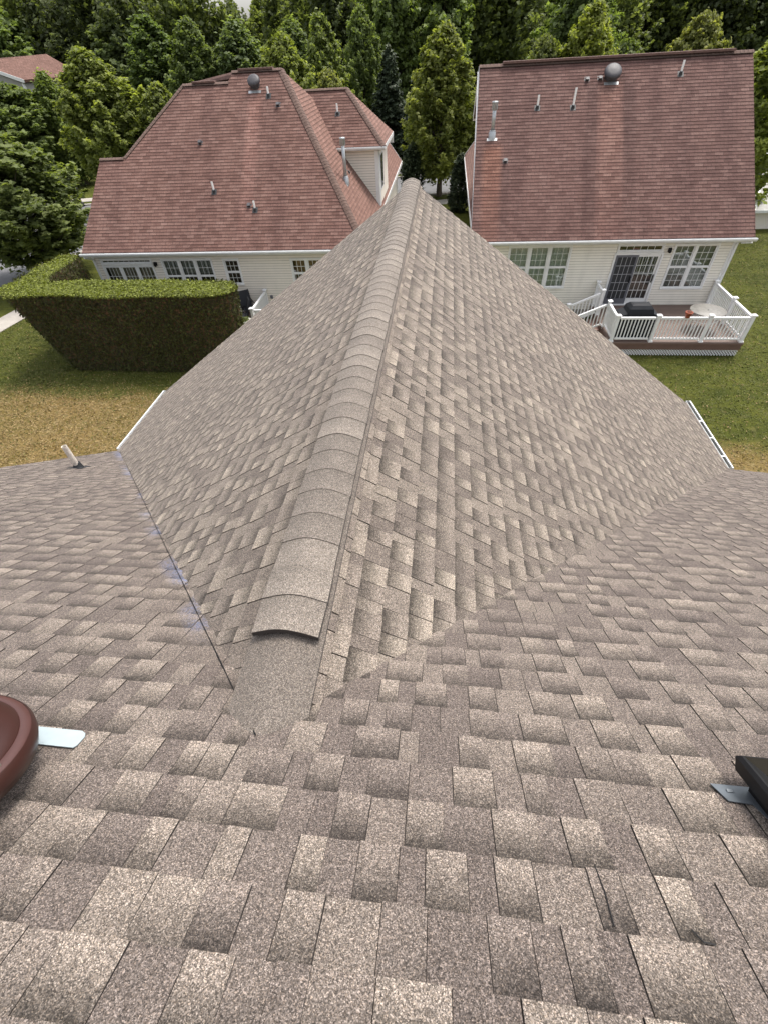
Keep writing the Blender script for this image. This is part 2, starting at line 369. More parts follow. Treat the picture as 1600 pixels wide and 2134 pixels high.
def glass_mat():
    t = NT('window_glass'); t.t.nodes.remove(t.p)
    tr = t.n('ShaderNodeBsdfTransparent', i_Color=(.86, .89, .88)); gl = t.n('ShaderNodeBsdfGlossy', i_Color=(.9, .93, .95), i_Roughness=.02)
    fr = t.n('ShaderNodeFresnel', i_IOR=1.6); mx = t.n('ShaderNodeMixShader'); t.set(mx.inputs[0], t.math('MULTIPLY', fr.outputs[0], 1.6, clamp=True))
    t.set(mx.inputs[1], tr); t.set(mx.inputs[2], gl); t.t.links.new(mx.outputs[0], t.o.inputs[0]); return t.m
M['glass'] = glass_mat()
def sky_glass():
    t = NT('skylight_glass'); t.base((.10, .11, .13)); t.rough(.22); t.p.inputs['Coat Weight'].default_value = 1; t.p.inputs['Metallic'].default_value = .75; t.base((.42, .44, .5)); return t.m
M['skyglass'] = sky_glass(); M['olive'] = simple('olive_frame_face', (.016, .014, .010), .8, .2, spec=.1)
M['asphalt'] = simple('asphalt', (.15, .15, .155), .9, .15, 1.5, bump=.3); M['concrete'] = simple('pale_concrete', (.38, .35, .31), .85, .12, 2)
M['trunk'] = simple('bark', (.085, .068, .052), .95, .35, 12, bump=.5)
M['bare'] = simple('bare_branch', (.15, .13, .11), .95, .3, 12)

def leaf_mat(name, dark, mid, light, trans=.35, hue=None):
    t = NT(name); at = t.n('ShaderNodeAttribute', attribute_name='rnd'); oi = t.n('ShaderNodeObjectInfo')
    sp = t.n('ShaderNodeSeparateColor'); t.set(sp.inputs[0], at.outputs['Color'])
    cr = t.n('ShaderNodeValToRGB'); t.set(cr.inputs[0], sp.outputs[0]); e = cr.color_ramp.elements
    e[0].color = (*dark, 1); e[1].color = (*light, 1); k = e.new(.55); k.color = (*mid, 1)
    br = t.rng(sp.outputs[1], 0, 1, .65, 1.35)
    c = t.mix(1, cr.outputs[0], t.n('ShaderNodeCombineColor', i_0=br, i_1=br, i_2=br).outputs[0], 'MULTIPLY')
    c = t.mix(1, c, oi.outputs['Color'], 'MULTIPLY')
    t.base(c); t.rough(.6); t.p.inputs['Specular IOR Level'].default_value = .3
    tl = t.n('ShaderNodeBsdfTranslucent'); t.set(tl.inputs[0], t.mix(1, c, (1.25, 1.3, .5), 'MULTIPLY'))
    mx = t.n('ShaderNodeMixShader'); mx.inputs[0].default_value = trans; t.set(mx.inputs[1], t.p); t.set(mx.inputs[2], tl); t.t.links.new(mx.outputs[0], t.o.inputs[0])
    return t.m
M['leaf'] = leaf_mat('maple_leaves', (.10, .13, .045), (.155, .19, .070), (.205, .238, .09), .5)
M['leaf_dark'] = leaf_mat('forest_leaves', (.080, .10, .046), (.120, .148, .064), (.165, .195, .082), .5)
M['needle'] = leaf_mat('needles', (.032, .047, .026), (.052, .072, .038), (.08, .10, .05), .15)
M['hedge'] = leaf_mat('hedge_leaves', (.062, .060, .020), (.12, .140, .030), (.25, .28, .055), .3)
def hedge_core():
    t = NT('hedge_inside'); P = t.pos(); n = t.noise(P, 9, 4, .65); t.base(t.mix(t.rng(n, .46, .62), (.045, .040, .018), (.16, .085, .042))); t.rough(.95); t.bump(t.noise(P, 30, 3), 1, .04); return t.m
M['hedge_core'] = hedge_core()

def grass_mat():
    t = NT('lawn'); P = t.pos(); x = t.n('ShaderNodeSeparateXYZ'); t.set(x.inputs[0], P); X, Y = x.outputs[0], x.outputs[1]
    big = t.noise(P, .35, 5, .6); mid = t.noise(P, 1.8, 5, .65); fine = t.noise(P, 26, 4, .7)
    m = t.n('ShaderNodeMapping'); t.set(m.inputs[0], P); m.inputs['Scale'].default_value = (.6, 2.4, 1); st = t.noise(m.outputs[0], 2.2, 4, .6)
    c = t.mix(t.rng(big, .38, .62), (.052, .062, .009), (.088, .097, .015))
    c = t.mix(t.rng(st, .45, .68, 0, .6), c, (.118, .122, .020))
    c = t.mix(t.rng(mid, .48, .68, 0, .7), c, (.034, .046, .007))
    c = t.mix(t.rng(t.noise(P, 3.1, 3), .60, .72, 0, .35), c, (.15, .125, .055))
    edge = t.math('ADD', Y, t.math('MULTIPLY', t.math('SUBTRACT', t.noise(P, .9, 4), .5), 2.6))
    lim = t.rng(X, -10, 8, 14.4, 12.0)
    dry = t.rng(t.math('SUBTRACT', lim, edge), -.5, 1.0, 0, 1, True)
    dcol = t.mix(t.rng(mid, .35, .65), (.17, .112, .034), (.30, .205, .085)); dcol = t.mix(t.rng(big, .35, .7, 0, .45), dcol, (.10, .10, .028))
    dcol = t.mix(t.rng(t.noise(P, 4.5, 4), .54, .66, 0, .45), dcol, (.36, .28, .15))
    c = t.mix(t.math('MULTIPLY', dry, .88), c, dcol)
    f = t.rng(fine, .25, .75, .72, 1.3)
    c = t.mix(1, c, t.n('ShaderNodeCombineColor', i_0=f, i_1=f, i_2=f).outputs[0], 'MULTIPLY')
    t.base(c); t.rough(.95); t.p.inputs['Specular IOR Level'].default_value = .15; t.bump(t.math('ADD', fine, t.noise(P, 70, 2)), .8, .04)
    return t.m
M['grass'] = grass_mat()
def blade_mat():
    t = NT('grass_blade'); P = t.pos(); x = t.n('ShaderNodeSeparateXYZ'); t.set(x.inputs[0], P)
    at = t.n('ShaderNodeAttribute', attribute_name='rnd'); sp = t.n('ShaderNodeSeparateColor'); t.set(sp.inputs[0], at.outputs['Color'])
    c = t.mix(sp.outputs[0], (.068, .080, .012), (.122, .13, .024)); dcol = t.mix(sp.outputs[0], (.18, .12, .04), (.36, .26, .12))
    edge = t.math('ADD', x.outputs[1], t.math('MULTIPLY', t.math('SUBTRACT', t.noise(P, .9, 4), .5), 2.6)); lim = t.rng(x.outputs[0], -10, 8, 14.4, 12.0)
    dry = t.rng(t.math('SUBTRACT', lim, edge), -.5, 1.0, .06, .85, True)
    t.base(t.mix(t.math('GREATER_THAN', dry, sp.outputs[1]), c, dcol)); t.rough(.8); return t.m
M['blade'] = blade_mat()

# ================================================================ ground, roads, sky
def sheet(name, pts, z, mat, kind='structure'):
    mb = MB(); mb.add([(x, y, z) for x, y in pts], [list(range(len(pts)))]); o = mb.build(name, mat); return tag(o, kind=kind)
sheet('ground', [(-400, -120), (400, -120), (400, 700), (-400, 700)], GZ, M['grass'])
def ribbon(name, cl, wd, z, mat, h=0):
    """strip along a centre line"""
    L = []; Rr = []
    for i, p in enumerate(cl):
        a = cl[max(0, i - 1)]; b = cl[min(len(cl) - 1, i + 1)]; d = unit((b[0] - a[0], b[1] - a[1], 0)); nx, ny = -d[1], d[0]
        L.append((p[0] + nx * wd / 2, p[1] + ny * wd / 2)); Rr.append((p[0] - nx * wd / 2, p[1] - ny * wd / 2))
    mb = MB()
    for i in range(len(cl) - 1):
        if h: mb.hexa([(*Rr[i], GZ - .05), (*Rr[i + 1], GZ - .05), (*L[i + 1], GZ - .05), (*L[i], GZ - .05), (*Rr[i], z), (*Rr[i + 1], z), (*L[i + 1], z), (*L[i], z)])
        else: mb.add([(*Rr[i], z), (*Rr[i + 1], z), (*L[i + 1], z), (*L[i], z)], [(0, 1, 2, 3)])
    return tag(mb.build(name, mat), kind='structure')
def off(cl, k): return [(x + k * .0, y + k) for x, y in cl]
front = [(-90, 26), (-60, 33), (-30, 40.2), (-15, 44.5), (0, 48), (28, 54), (60, 60), (100, 66)]
ribbon('street', front, 7, GZ + .008, M['asphalt'])
ribbon('kerb', off(front, -3.75), .3, GZ + .10, M['concrete'], 1); ribbon('kerb', off(front, 3.8), .3, GZ + .10, M['concrete'], 1)
ribbon('sidewalk', off(front, -6.3), 1.3, GZ + .03, M['concrete'], 1); ribbon('sidewalk', off(front, 6.0), 1.4, GZ + .03, M['concrete'], 1)
sidest = [(-27.3, 38.5), (-27.0, 34), (-27.4, 29), (-28, 24), (-29.5, 14), (-33, 0), (-38, -20)]
ribbon('road', sidest, 7, GZ + .012, M['asphalt'])
kerb2 = [(x + 3.65, y) for x, y in sidest[1:]]; ribbon('kerb', kerb2, .3, GZ + .11, M['concrete'], 1)
ribbon('path', [(-21.0, 26), (-21.2, 22), (-21.8, 17), (-23, 10), (-26, 0)], 1.35, GZ + .03, M['concrete'], 1)
ribbon('driveway', [(4.5, 38), (4.8, 45.5)], 5, GZ + .016, M['asphalt'])

# ================================================================ building pieces
def lap_wall(mb, A_, B_, z0, z1, out, openings=(), top=None, lap=.1016):
    """clapboards from A to B (xy), butt edges standing proud towards 'out'; openings = (s0, s1, z0, z1)"""
    A_ = V3(*A_, 0); B_ = V3(*B_, 0); L = np.linalg.norm(B_ - A_); d = (B_ - A_) / L; o = V3(*out, 0)
    k = 0; z = z0
    while z < z1 - 1e-6:
        zt = min(z + lap, z1); zm = (z + zt) / 2
        iv = [(0, L)] if top is None else ([top(zm)] if top(zm) else [])
        for (s0, s1, a, b) in openings:
            if a < zm < b:
                nv = []
                for (p, q) in iv:
                    if s1 <= p or s0 >= q: nv.append((p, q))
                    else:
                        if s0 > p: nv.append((p, s0))
                        if s1 < q: nv.append((s1, q))
                iv = nv
        for p, q in iv:
            a = A_ + d * p; b = A_ + d * q
            P = [a + o * .016 + (0, 0, z), b + o * .016 + (0, 0, z), b + o * .003 + (0, 0, zt), a + o * .003 + (0, 0, zt)]
            mb.add(P, [(0, 1, 2, 3)] if np.cross(P[1] - P[0], P[2] - P[0]) @ o > 0 else [(3, 2, 1, 0)])
            zg = zt - .016; mb.mi = 1; G4 = [a + o * .0065 + (0, 0, zg), b + o * .0065 + (0, 0, zg), b + o * .006 + (0, 0, zt), a + o * .006 + (0, 0, zt)]; mb.add(G4, [(0, 1, 2, 3)] if np.cross(G4[1] - G4[0], G4[2] - G4[0]) @ o > 0 else [(3, 2, 1, 0)]); mb.mi = 0  # dark strip under the next lap, its shadow and dirt painted on
            Q = [a + (0, 0, z), b + (0, 0, z), b + o * .016 + (0, 0, z), a + o * .016 + (0, 0, z)]; mb.add(Q, [(0, 1, 2, 3)])
        z = zt

def window(parent, x0, x1, z0, z1, y, cols=1, hung=True, grid=(3, 2), cover=None, cover2=None, name='window', casing=.075, room=None, frame_mat=None, cov_z=None, transom=False):
    """window in a wall facing -y; frame with casing, sashes and muntins, panes and blinds as sub-parts"""
    f = MB(); c = casing; yf = y - .045
    f.box(x0 - c, x1 + c, yf, y + .02, z1, z1 + c); f.box(x0 - c, x1 + c, yf - .02, y + .02, z0 - c, z0)
    f.box(x0 - c, x0, yf + .002, y + .02, z0, z1); f.box(x1, x1 + c, yf + .002, y + .02, z0, z1)
    wd = (x1 - x0) / cols; m = .05
    g = MB(); mu = MB(); pane = MB(); cov = MB(); cov2 = MB()
    for i in range(cols):
        a = x0 + i * wd; b = a + wd
        if i: f.box(a - m, a + m, yf + .006, y + .02, z0, z1)
        a2 = a + (m if i else 0); b2 = b - (m if i < cols - 1 else 0)
        secs = [(z0, (z0 + z1) / 2), ((z0 + z1) / 2, z1)] if hung else [(z0, z1)]
        for si, (p, q) in enumerate(secs):
            ys = y - .012 + si * .012; r = .04
            g.box(a2, b2, ys, ys + .03, p, p + r); g.box(a2, b2, ys, ys + .03, q - r, q); g.box(a2, a2 + r, ys + .001, ys + .029, p + r, q - r); g.box(b2 - r, b2, ys + .001, ys + .029, p + r, q - r)
            pane.box(a2 + r, b2 - r, ys + .012, ys + .016, p + r, q - r)
            for k in range(1, grid[0]): xx = a2 + r + (b2 - a2 - 2 * r) * k / grid[0]; mu.box(xx - .007, xx + .007, ys + .006, ys + .022, p + r, q - r)
            for k in range(1, grid[1]): zz = p + r + (q - p - 2 * r) * k / grid[1]; mu.box(a2 + r, b2 - r, ys + .005, ys + .023, zz - .007, zz + .007)
    rm = MB(); rm.box(x0 - .02, x1 + .02, y + .35, y + .37, z0, z1); rm.box(x0 - .03, x0 - .01, y + .03, y + .35, z0, z1); rm.box(x1 + .01, x1 + .03, y + .03, y + .35, z0, z1); rm.box(x0, x1, y + .03, y + .35, z1, z1 + .02); rm.box(x0, x1, y + .03, y + .35, z0 - .02, z0)
    F = f.build(name, frame_mat or M['white'], parent)
    g.build('sash', frame_mat or M['white'], F); mu.build('muntin_grid', M['white'], F); pane.build('pane', M['glass'], F)
    rm.build('recess', room or M['dark_room'], F)
    if cover:
        n = max(8, int((x1 - x0) * 14)); za, zb = cov_z or (z0, z1); vs = []; fs = []
        for i in range(n + 1):
            xx = x0 + (x1 - x0) * i / n; yy = y + .12 + .012 * (i % 2); vs += [(xx, yy, za), (xx, yy, zb)]
        for i in range(n): fs.append((2 * i, 2 * i + 2, 2 * i + 3, 2 * i + 1))
        cov.add(vs, fs); cov.build('curtain', cover, F)
    return F

def gutter(parent, p, q, out, name='gutter', wd=.12, h=.11, hangers=0.75, mat=None, inner=None):
    p = V3(*p); q = V3(*q); L = np.linalg.norm(q - p); d = (q - p) / L; o = V3(*out, 0); up = V3(0, 0, 1)
    prof = [(0, 0), (0, -h), (wd * .6, -h), (wd, -h * .45), (wd, 0), (wd - .022, 0), (wd - .022, -.012), (wd - .008, -.012), (wd - .008, -h * .42), (wd * .58, -h + .01), (.006, -h + .01), (.006, 0)]
    mb = MB(); n = len(prof); A_ = [p + o * x + up * z for x, z in prof]; B_ = [q + o * x + up * z for x, z in prof]
    for i in range(n):
        j = (i + 1) % n; mb.mi = 1 if 7 < i < 11 and inner else 0
        mb.add([A_[i], B_[i], B_[j], A_[j]], [(0, 1, 2, 3)])
    mb.mi = 0
    for E in (p, q): mb.slab([E, E + up * -h, E + o * wd * .6 + up * -h, E + o * wd + up * -h * .45, E + o * wd], .003, d)
    G_ = mb.build(name, [mat or M['gutter'], inner or M['gutter']], parent)
    if hangers:
        k = int(L / hangers)
        for i in range(k):
            hb = MB(); c = p + d * (i + .6) * hangers; hb.bar(c + up * -.004, c + o * (wd - .002) + up * -.004, .025, .004, (0, 0, 1))
            hb.build('hanger', M['gutter'], G_)
    return G_

def pipe_vent(parent, b, h, r=.045, nrm=(0, -.64, .77), mat=None, boot=None, flange=True):
    b = V3(*b); mb = MB(); mb.tube(b + (0, 0, -.1), b + (0, 0, h), r, n=14, cap=False); mb.tube(b + (0, 0, h), b + (0, 0, h - .06), r, r - .008, 14, False); mb.tube(b + (0, 0, h - .005), b + (0, 0, h - .0052), r, r - .008, 14, False)
    o = mb.build('vent_pipe', mat or M['pvc'], parent)
    k = MB(); k.lathe([(r * 2.1, 0), (r * 1.9, .02), (r * 1.25, .085), (r * 1.2, .11), (r * .98, .115)], b - V3(*nrm) * .01, 18, unit(V3(*nrm) + V3(0, 0, 1.2)))
    n = unit(nrm); v = unit(V3(0, 0, 1) - n * n[2]); u = np.cross(v, n)
    if flange: k.slab([b + u * a + v * c + n * .012 for a, c in ((-.11, -.12), (.11, -.12), (.11, .12), (-.11, .12))], .004, n)
    k.build('pipe_boot', boot or M['rubber'], o); return o
def box_vent(parent, b, nrm, s=.12, h=.11):
    """small hooded exhaust vent"""
    b = V3(*b); n = unit(nrm); v = unit(V3(0, 0, 1) - n * n[2]); u = np.cross(v, n); mb = MB()
    P = lambda a, c, k: b + u * a * s + v * c * s + n * k
    mb.hexa([P(-.5, -.5, 0), P(.5, -.5, 0), P(.5, .6, 0), P(-.5, .6, 0), P(-.45, -.55, h), P(.45, -.55, h), P(.45, .45, h * .7), P(-.45, .45, h * .7)])
    mb.slab([P(-.9, -.8, .008), P(.9, -.8, .008), P(.9, 1.1, .008), P(-.9, 1.1, .008)], .004, n)
    mb.slab([P(-.55, -.75, h + .012), P(.55, -.75, h + .012), P(.5, .5, h * .75), P(-.5, .5, h * .75)], .01)
    return mb.build('exhaust_vent', M['darkvent'], parent)
def round_fan(parent, b, nrm, r=.31):
    b = V3(*b); ax = unit(nrm); o = MB(); o.lathe([(r * .78, -.05), (r * .8, .14), (r * .75, .15)], b, 28, ax); o.lathe([(r * .7, .15), (r * 1.04, .16), (r * 1.06, .21), (r * 1.0, .25), (r * .9, .28), (r * .6, .30), (0, .31)], b, 32, ax)
    f = o.build('attic_fan', M['darkvent'], parent); n = unit(nrm); v = unit(V3(0, 0, 1) - n * n[2]); u = np.cross(v, n)
    k = MB(); k.slab([b + u * a + v * c + n * .015 for a, c in ((-.27, -.36), (.27, -.36), (.27, -.24), (-.27, -.24))], .006, n); k.build('flashing', M['galv'], f); return f
def flue(parent, b, h, nrm):
    b = V3(*b); mb = MB(); mb.lathe([(.15, -.1), (.14, .14), (.09, .22)], b, 20); mb.tube(b, b + (0, 0, h), .072, n=18)
    o = mb.build('flue_pipe', M['galv'], parent); c = MB(); c.lathe([(.085, h - .26), (.105, h - .25), (.105, h - .06), (.12, h - .05), (.115, h - .0), (0, h + .01)], b, 20)
    for i in range(10): t_ = i * .628; c.box(*(lambda x, y: (x - .006, x + .006, y - .006, y + .006))(b[0] + .107 * math.cos(t_), b[1] + .107 * math.sin(t_)), b[2] + h - .24, b[2] + h - .07)
    c.build('flue_cap', M['galv'], o); n = unit(nrm); v = unit(V3(0, 0, 1) - n * n[2]); u = np.cross(v, n)
    k = MB(); k.slab([b + u * a + v * c_ + n * .014 for a, c_ in ((-.2, -.17), (.2, -.17), (.2, -.06), (-.2, -.06))], .005, n); k.lathe([(.1, .2), (.115, .2), (.115, .215), (.1, .215)], b, 20); k.build('flashing', M['galv'], o); return o
def wall_lamp(parent, x, y, z):
    m = MB(); m.box(x - .05, x + .05, y - .05, y - .016, z - .08, z + .06); m.lathe([(.03, -.1), (.055, -.08), (.06, .04), (.03, .09), (.0, .1)], (x, y - .12, z), 14); m.bar((x, y - .05, z + .05), (x, y - .12, z + .07), .02, .02); return m.build('wall_lamp', M['black'], parent)
def downspout(parent, pts):
    m = MB()
    for a, b in zip(pts[:-1], pts[1:]): m.bar(a, b, .075, .055, (0, 1, 0))
    return m.build('downspout', M['gutter'], parent)
#SPLIT
# ================================================================ the near house: taupe laminated shingles
XR, MR, ZE, HR = -.575, .654, -5.46, -1.75
def zmain(y): return -1.428 - .613 * y
near = empty('house', (0, 0, GZ), label='foreground house roof of taupe laminated shingles with a long ridge and two valleys', cat='house')
def off0(o): o.location = (o.location[0], o.location[1], o.location[2] - GZ); return o   # children are modelled in world coordinates
def N(o): return off0(o)
def zl(x): return HR - MR * (XR - x)
def zr(x): return HR - MR * (x - XR)
ZT = HR
wl = [(XR, .44, HR), (XR, 9.62, HR), (-6.24, 8.74, zl(-6.24)), (-6.24, 6.52, zl(-6.24))]
wr = [(XR, .44, HR), (5.10, 6.52, zr(5.10)), (5.10, 8.62, zr(5.10)), (XR, 9.62, HR)]
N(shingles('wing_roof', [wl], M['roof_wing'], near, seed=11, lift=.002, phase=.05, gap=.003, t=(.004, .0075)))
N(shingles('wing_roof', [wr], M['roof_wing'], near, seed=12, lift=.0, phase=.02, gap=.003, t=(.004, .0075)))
ml = lambda x, y: (x, y, zmain(y))
mp = [[ml(-7.9, -2.4), ml(7.2, -2.4), ml(6.877, .525), ml(-7.34, .525)], [ml(-7.34, .525), ml(XR + .06, .525), ml(-6.19, 6.62), ml(-6.23, 6.62), ml(-6.55, 4.64)], [ml(XR - .06, .525), ml(6.877, .525), ml(6.3, 5.75), ml(5.11, 6.60), ml(5.06, 6.60)]]
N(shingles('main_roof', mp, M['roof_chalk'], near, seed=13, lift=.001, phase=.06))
bk = MB(); bk.slab([(7.2, -2.4, .04), (7.2, -11.5, -5.54), (-7.9, -11.5, -5.54), (-7.9, -2.4, .04)], .12); bk.slab([(6.3, 5.75, zmain(5.75)), (9.0, 5.75, zmain(5.75) - .3), (9.0, -2.4, -.3), (7.2, -2.4, .03)], .12)
N(bk.build('rear_roof', M['taupe_plain'], near))
# caps on the wing ridge, starting with two loose ones near the valley
N(ridge_caps('ridge_cap', (XR - .02, 1.245, HR), (XR - .01, 9.62, HR), M['cap'], near, .60, .60, hw=.145, expo=.168, rise=.0065, seed=5, rad=.085, lift=.048, ea=.25, tones=(.36, .66), th=.003))
N(ridge_caps('ridge_cap', (XR - .02, .905, HR), (XR - .02, 1.24, HR), M['cap'], near, .58, .58, hw=.15, expo=.176, rise=.015, seed=9, rad=.085, lift=.046, tones=(.5, .62), th=.010, ea=.85))
# plain bent sheet the caps sit on
N(ridge_caps('ridge_underlay', (XR - .02, .50, HR - .004), (XR - .01, 9.55, HR), M['cap'], near, .62, .62, hw=.158, expo=12, rise=.004, ea=.1, seed=2, rad=.08, lift=.018, tones=(.18, .19)))
def strip():   # pale starter strip showing along the right side of the caps
    vs = []; fs = []; col = []; rng = random.Random(4); y = .66
    n = unit((MR, 0, 1))
    while y < 9.5:
        e = y + rng.choice((.09, .13, .17, .2)); tn = rng.uniform(.55, 1.05); k = len(vs)
        for xx, yy, h in ((XR + .10, y, .030), (XR + .162, y + .004, .016), (XR + .162, e - .002, .015), (XR + .10, e - .002, .029)): vs.append(tuple(V3(xx, yy, zr(xx)) + n * h)); col.append((tn, 0, .5, 0))
        fs.append((k, k + 1, k + 2, k + 3)); k = len(vs)
        for xx, yy, h in ((XR + .162, y, 0), (XR + .162, e - .002, 0), (XR + .162, e - .002, .015), (XR + .162, y, .016)): vs.append(tuple(V3(xx, yy, zr(xx)) + n * h)); col.append((tn, 0, .5, 1))
        fs.append((k, k + 1, k + 2, k + 3)); y = e
    me = bpy.data.meshes.new('starter_strip'); me.from_pydata(vs, [], fs); at = me.attributes.new('tab', 'FLOAT_COLOR', 'POINT'); at.data.foreach_set('color', np.array(col, dtype=np.float32).ravel()); me.materials.append(M['roof']); me.update()
    return link('starter_strip', me, near)
N(strip())
# round patches under the last caps, and curled tab corners
for sx, yy in ((-.115, 1.12), (.118, 1.08)):
    tp = MB(); x = XR - .02 + sx; z = (zl(x) if sx < 0 else zr(x)) + .052; n = unit((-MR if sx < 0 else MR, 0, 1)); tp.lathe([(.026, -.03), (.026, .0), (.022, .003), (0, .004)], (x, yy, z), 18, n); N(tp.build('sealant_dab', M['cap'], near))
# dark cut line of the left valley
vl = MB(); a = V3(XR - .02, .50, zmain(.50)); b = V3(-6.24, 6.6, ZE)
for k in range(40):
    p = a + (b - a) * (k / 40); q = a + (b - a) * ((k + .985) / 40); r_ = random.Random(k); w_ = r_.uniform(.0025, .005)
    vl.bar(p + V3(0, 0, .0095), q + V3(0, 0, .0095), w_, .003)
N(vl.build('valley_sealant', M['black'], near))
# walls, fascia and gutters under the eaves
wm = MB()
wm.box(-5.8, 4.7, 4.2, 8.25, GZ - .2, ZE - .15); wm.box(-6.2, 6.6, -11, 4.2, GZ - .2, ZE - .3)
N(wm.build('wall', M['siding'], near))
gp = MB(); gp.slab([(XR, 8.22, HR - .16), (-5.8, 8.22, ZE - .16), (4.7, 8.22, ZE - .16)], .1); N(gp.build('gable_wall', M['siding'], near))
fa = MB(); fa.box(-6.262, -6.235, 6.62, 8.76, ZE - .21, ZE - .02); fa.box(5.095, 5.12, 6.6, 8.64, ZE - .21, ZE - .02)
fa.bar((XR, 9.58, HR - .16), (-6.2, 8.70, ZE - .16), .025, .17); fa.bar((XR, 9.58, HR - .16), (5.05, 8.58, ZE - .16), .025, .17); fa.bar((-6.1, 6.5, ZE - .09), (-7.5, -1, zmain(-1) - .12), .025, .16)
N(fa.build('fascia', M['white'], near))
N(gutter(near, (-6.25, 6.64, ZE - .005), (-6.25, 8.80, ZE - .005), (-1, 0), wd=.075, hangers=0))
N(gutter(near, (5.115, 6.62, ZE + .0), (5.115, 8.74, ZE + .0), (1, 0), wd=.09, hangers=.54, inner=M['gut_in']))
N(gutter(near, (5.56, 6.33, ZE), (6.6, 7.5, ZE), (.7, -.7)))
# plumbing pipe on the left slope
pb = (-5.44, 4.84, zmain(4.84)); nm = (0, .613, 1)
pp = N(pipe_vent(near, pb, .42, .04, nm, M['pvc_dirty']))
# brown attic fan
fn = unit((0, .613, 1)); fv = V3(0, -1, .613) / math.hypot(1, .613); fb = V3(-1.505, .13, zmain(.13))
f = MB(); f.mi = 0
f.lathe([(.26, .0), (.27, .07), (.25, .08)], fb, 48, fn)
f.lathe([(.305, .085), (.342, .095), (.346, .125), (.342, .15), (.333, .162)], fb, 96, fn)
f.mi = 1; f.lathe([(.333, .160), (.327, .166), (.306, .168), (.303, .166)], fb, 96, fn)
f.mi = 0; f.lathe([(.303, .166), (.300, .171), (.28, .182), (.24, .198), (.18, .214), (.1, .226), (0, .231)], fb, 96, fn)
fo = N(f.build('attic_fan', [M['brown_vent'], M['brown_rim']], near))
sc = MB(); sp_ = fb + V3(1, 0, 0) * .311 * math.cos(R(-8)) + fv * .311 * math.sin(R(-8)); sc.lathe([(.010, .165), (.010, .170), (.005, .174), (0, .175)], sp_, 12, fn); sc.build('screw', M['chrome'], fo)
fl = MB(); pts = []
for (u_, c_) in ((-.35, -.365), (.235, -.365), (.255, -.355), (.265, -.34), (.268, -.30), (.262, -.288), (.10, -.288), (.0, -.10), (-.35, -.10)): pts.append(V3(-1.455, .13, zmain(.13)) + V3(1, 0, 0) * u_ + fv * c_ + fn * .0125)
fl.slab(pts, .003, fn); fl.build('flashing', M['flash'], fo)
# short tears filled with black sealant
for pts_ in ([(.471, .21), (.474, .153), (.469, .087)], [(.648, .10), (.662, .08), (.687, .078)]):
    m = MB()
    for p_, q_ in zip(pts_[:-1], pts_[1:]): m.bar((p_[0], p_[1], zmain(p_[1]) + .010), (q_[0], q_[1], zmain(q_[1]) + .010), .0026, .003)
    N(m.build('sealant_line', M['black'], near))
# black skylight box on the right
k0 = V3(1.005, .49, zmain(.49)); K = lambda u_, c_, h_: k0 + V3(1, 0, 0) * u_ + fv * c_ + fn * h_
sk = MB(); s_ = .62
sk.hexa([K(.03, .03, -.02), K(.03, s_ - .03, -.02), K(s_ - .03, s_ - .03, -.02), K(s_ - .03, .03, -.02), K(.03, .03, .06), K(.03, s_ - .03, .06), K(s_ - .03, s_ - .03, .06), K(s_ - .03, .03, .06)])
def ring(mb, o0, h0, o1, h1):
    A_ = [K(o0, o0, h0), K(o0, s_ - o0, h0), K(s_ - o0, s_ - o0, h0), K(s_ - o0, o0, h0)]; B_ = [K(o1, o1, h1), K(o1, s_ - o1, h1), K(s_ - o1, s_ - o1, h1), K(s_ - o1, o1, h1)]
    for i in range(4): mb.mi = 1 if (i == 3 and h1 < h0 - .001) else 0; j = (i + 1) % 4; mb.add([A_[i], A_[j], B_[j], B_[i]], [(0, 1, 2, 3)])
ring(sk, .03, .055, 0, .06); ring(sk, 0, .06, -.006, .108); ring(sk, -.006, .108, .004, .119); ring(sk, .004, .119, .010, .120); ring(sk, .010, .120, .07, .085)
sko = N(sk.build('skylight', [M['black'], M['olive']], near))
g = MB(); g.slab([K(.065, .065, .087), K(.065, s_ - .065, .087), K(s_ - .065, s_ - .065, .087), K(s_ - .065, .065, .087)], .01, fn); g.build('pane', M['skyglass'], sko)
g = MB(); g.slab([K(-.075, .015, .012), K(.1, .015, .012), K(.1, .15, .012), K(.03, .15, .012), K(.012, .082, .012), K(-.055, .078, .012)], .003, fn); g.box(*(lambda c: (c[0] - .01, c[0] + .01, c[1] - .004, c[1] + .004, c[2] - .003, c[2] + .003))(K(-.03, .04, .014))); g.build('flashing', M['gray_flash'], sko)

# ================================================================ right neighbour
def house_child(o, root): o.location = tuple(np.array(o.location) - np.array(root.location)); return o
hr_ = empty('house', (6.4, 26, GZ), label='cream house on the right with plain red gable roof, triple window and deck', cat='house')
C_ = lambda o: house_child(o, hr_)
X0, X1, YE, ZEV, YR, ZR = 1.10, 11.62, 20.55, -5.80, 26.35, -.97
nf = (0, -.83, 1)
C_(shingles('roof', [[(X0, YE, ZEV), (X1, YE, ZEV), (X1 - .05, YR, ZR), (X0 + .08, YR, ZR)]], M['red_right'], hr_, style='tab', expo=.143, seed=21, t=(.006, .010), gap=.007, slab=.14, phase=.02))
bk = MB(); bk.slab([(X0 + .08, YR, ZR), (X1 - .05, YR, ZR), (X1, 34.2, -5.8), (3, 34.2, -5.8), (3, 28.5, -2.7), (X0 + .05, 28.5, -2.7)], .14); C_(bk.build('rear_roof', M['red_plain'], hr_))
rv = MB(); rv.bar((X0 + 1.0, YR - .01, ZR + .055), (X1 - .75, YR - .01, ZR + .055), .30, .07); C_(rv.build('ridge_vent', M['red_plain'], hr_))
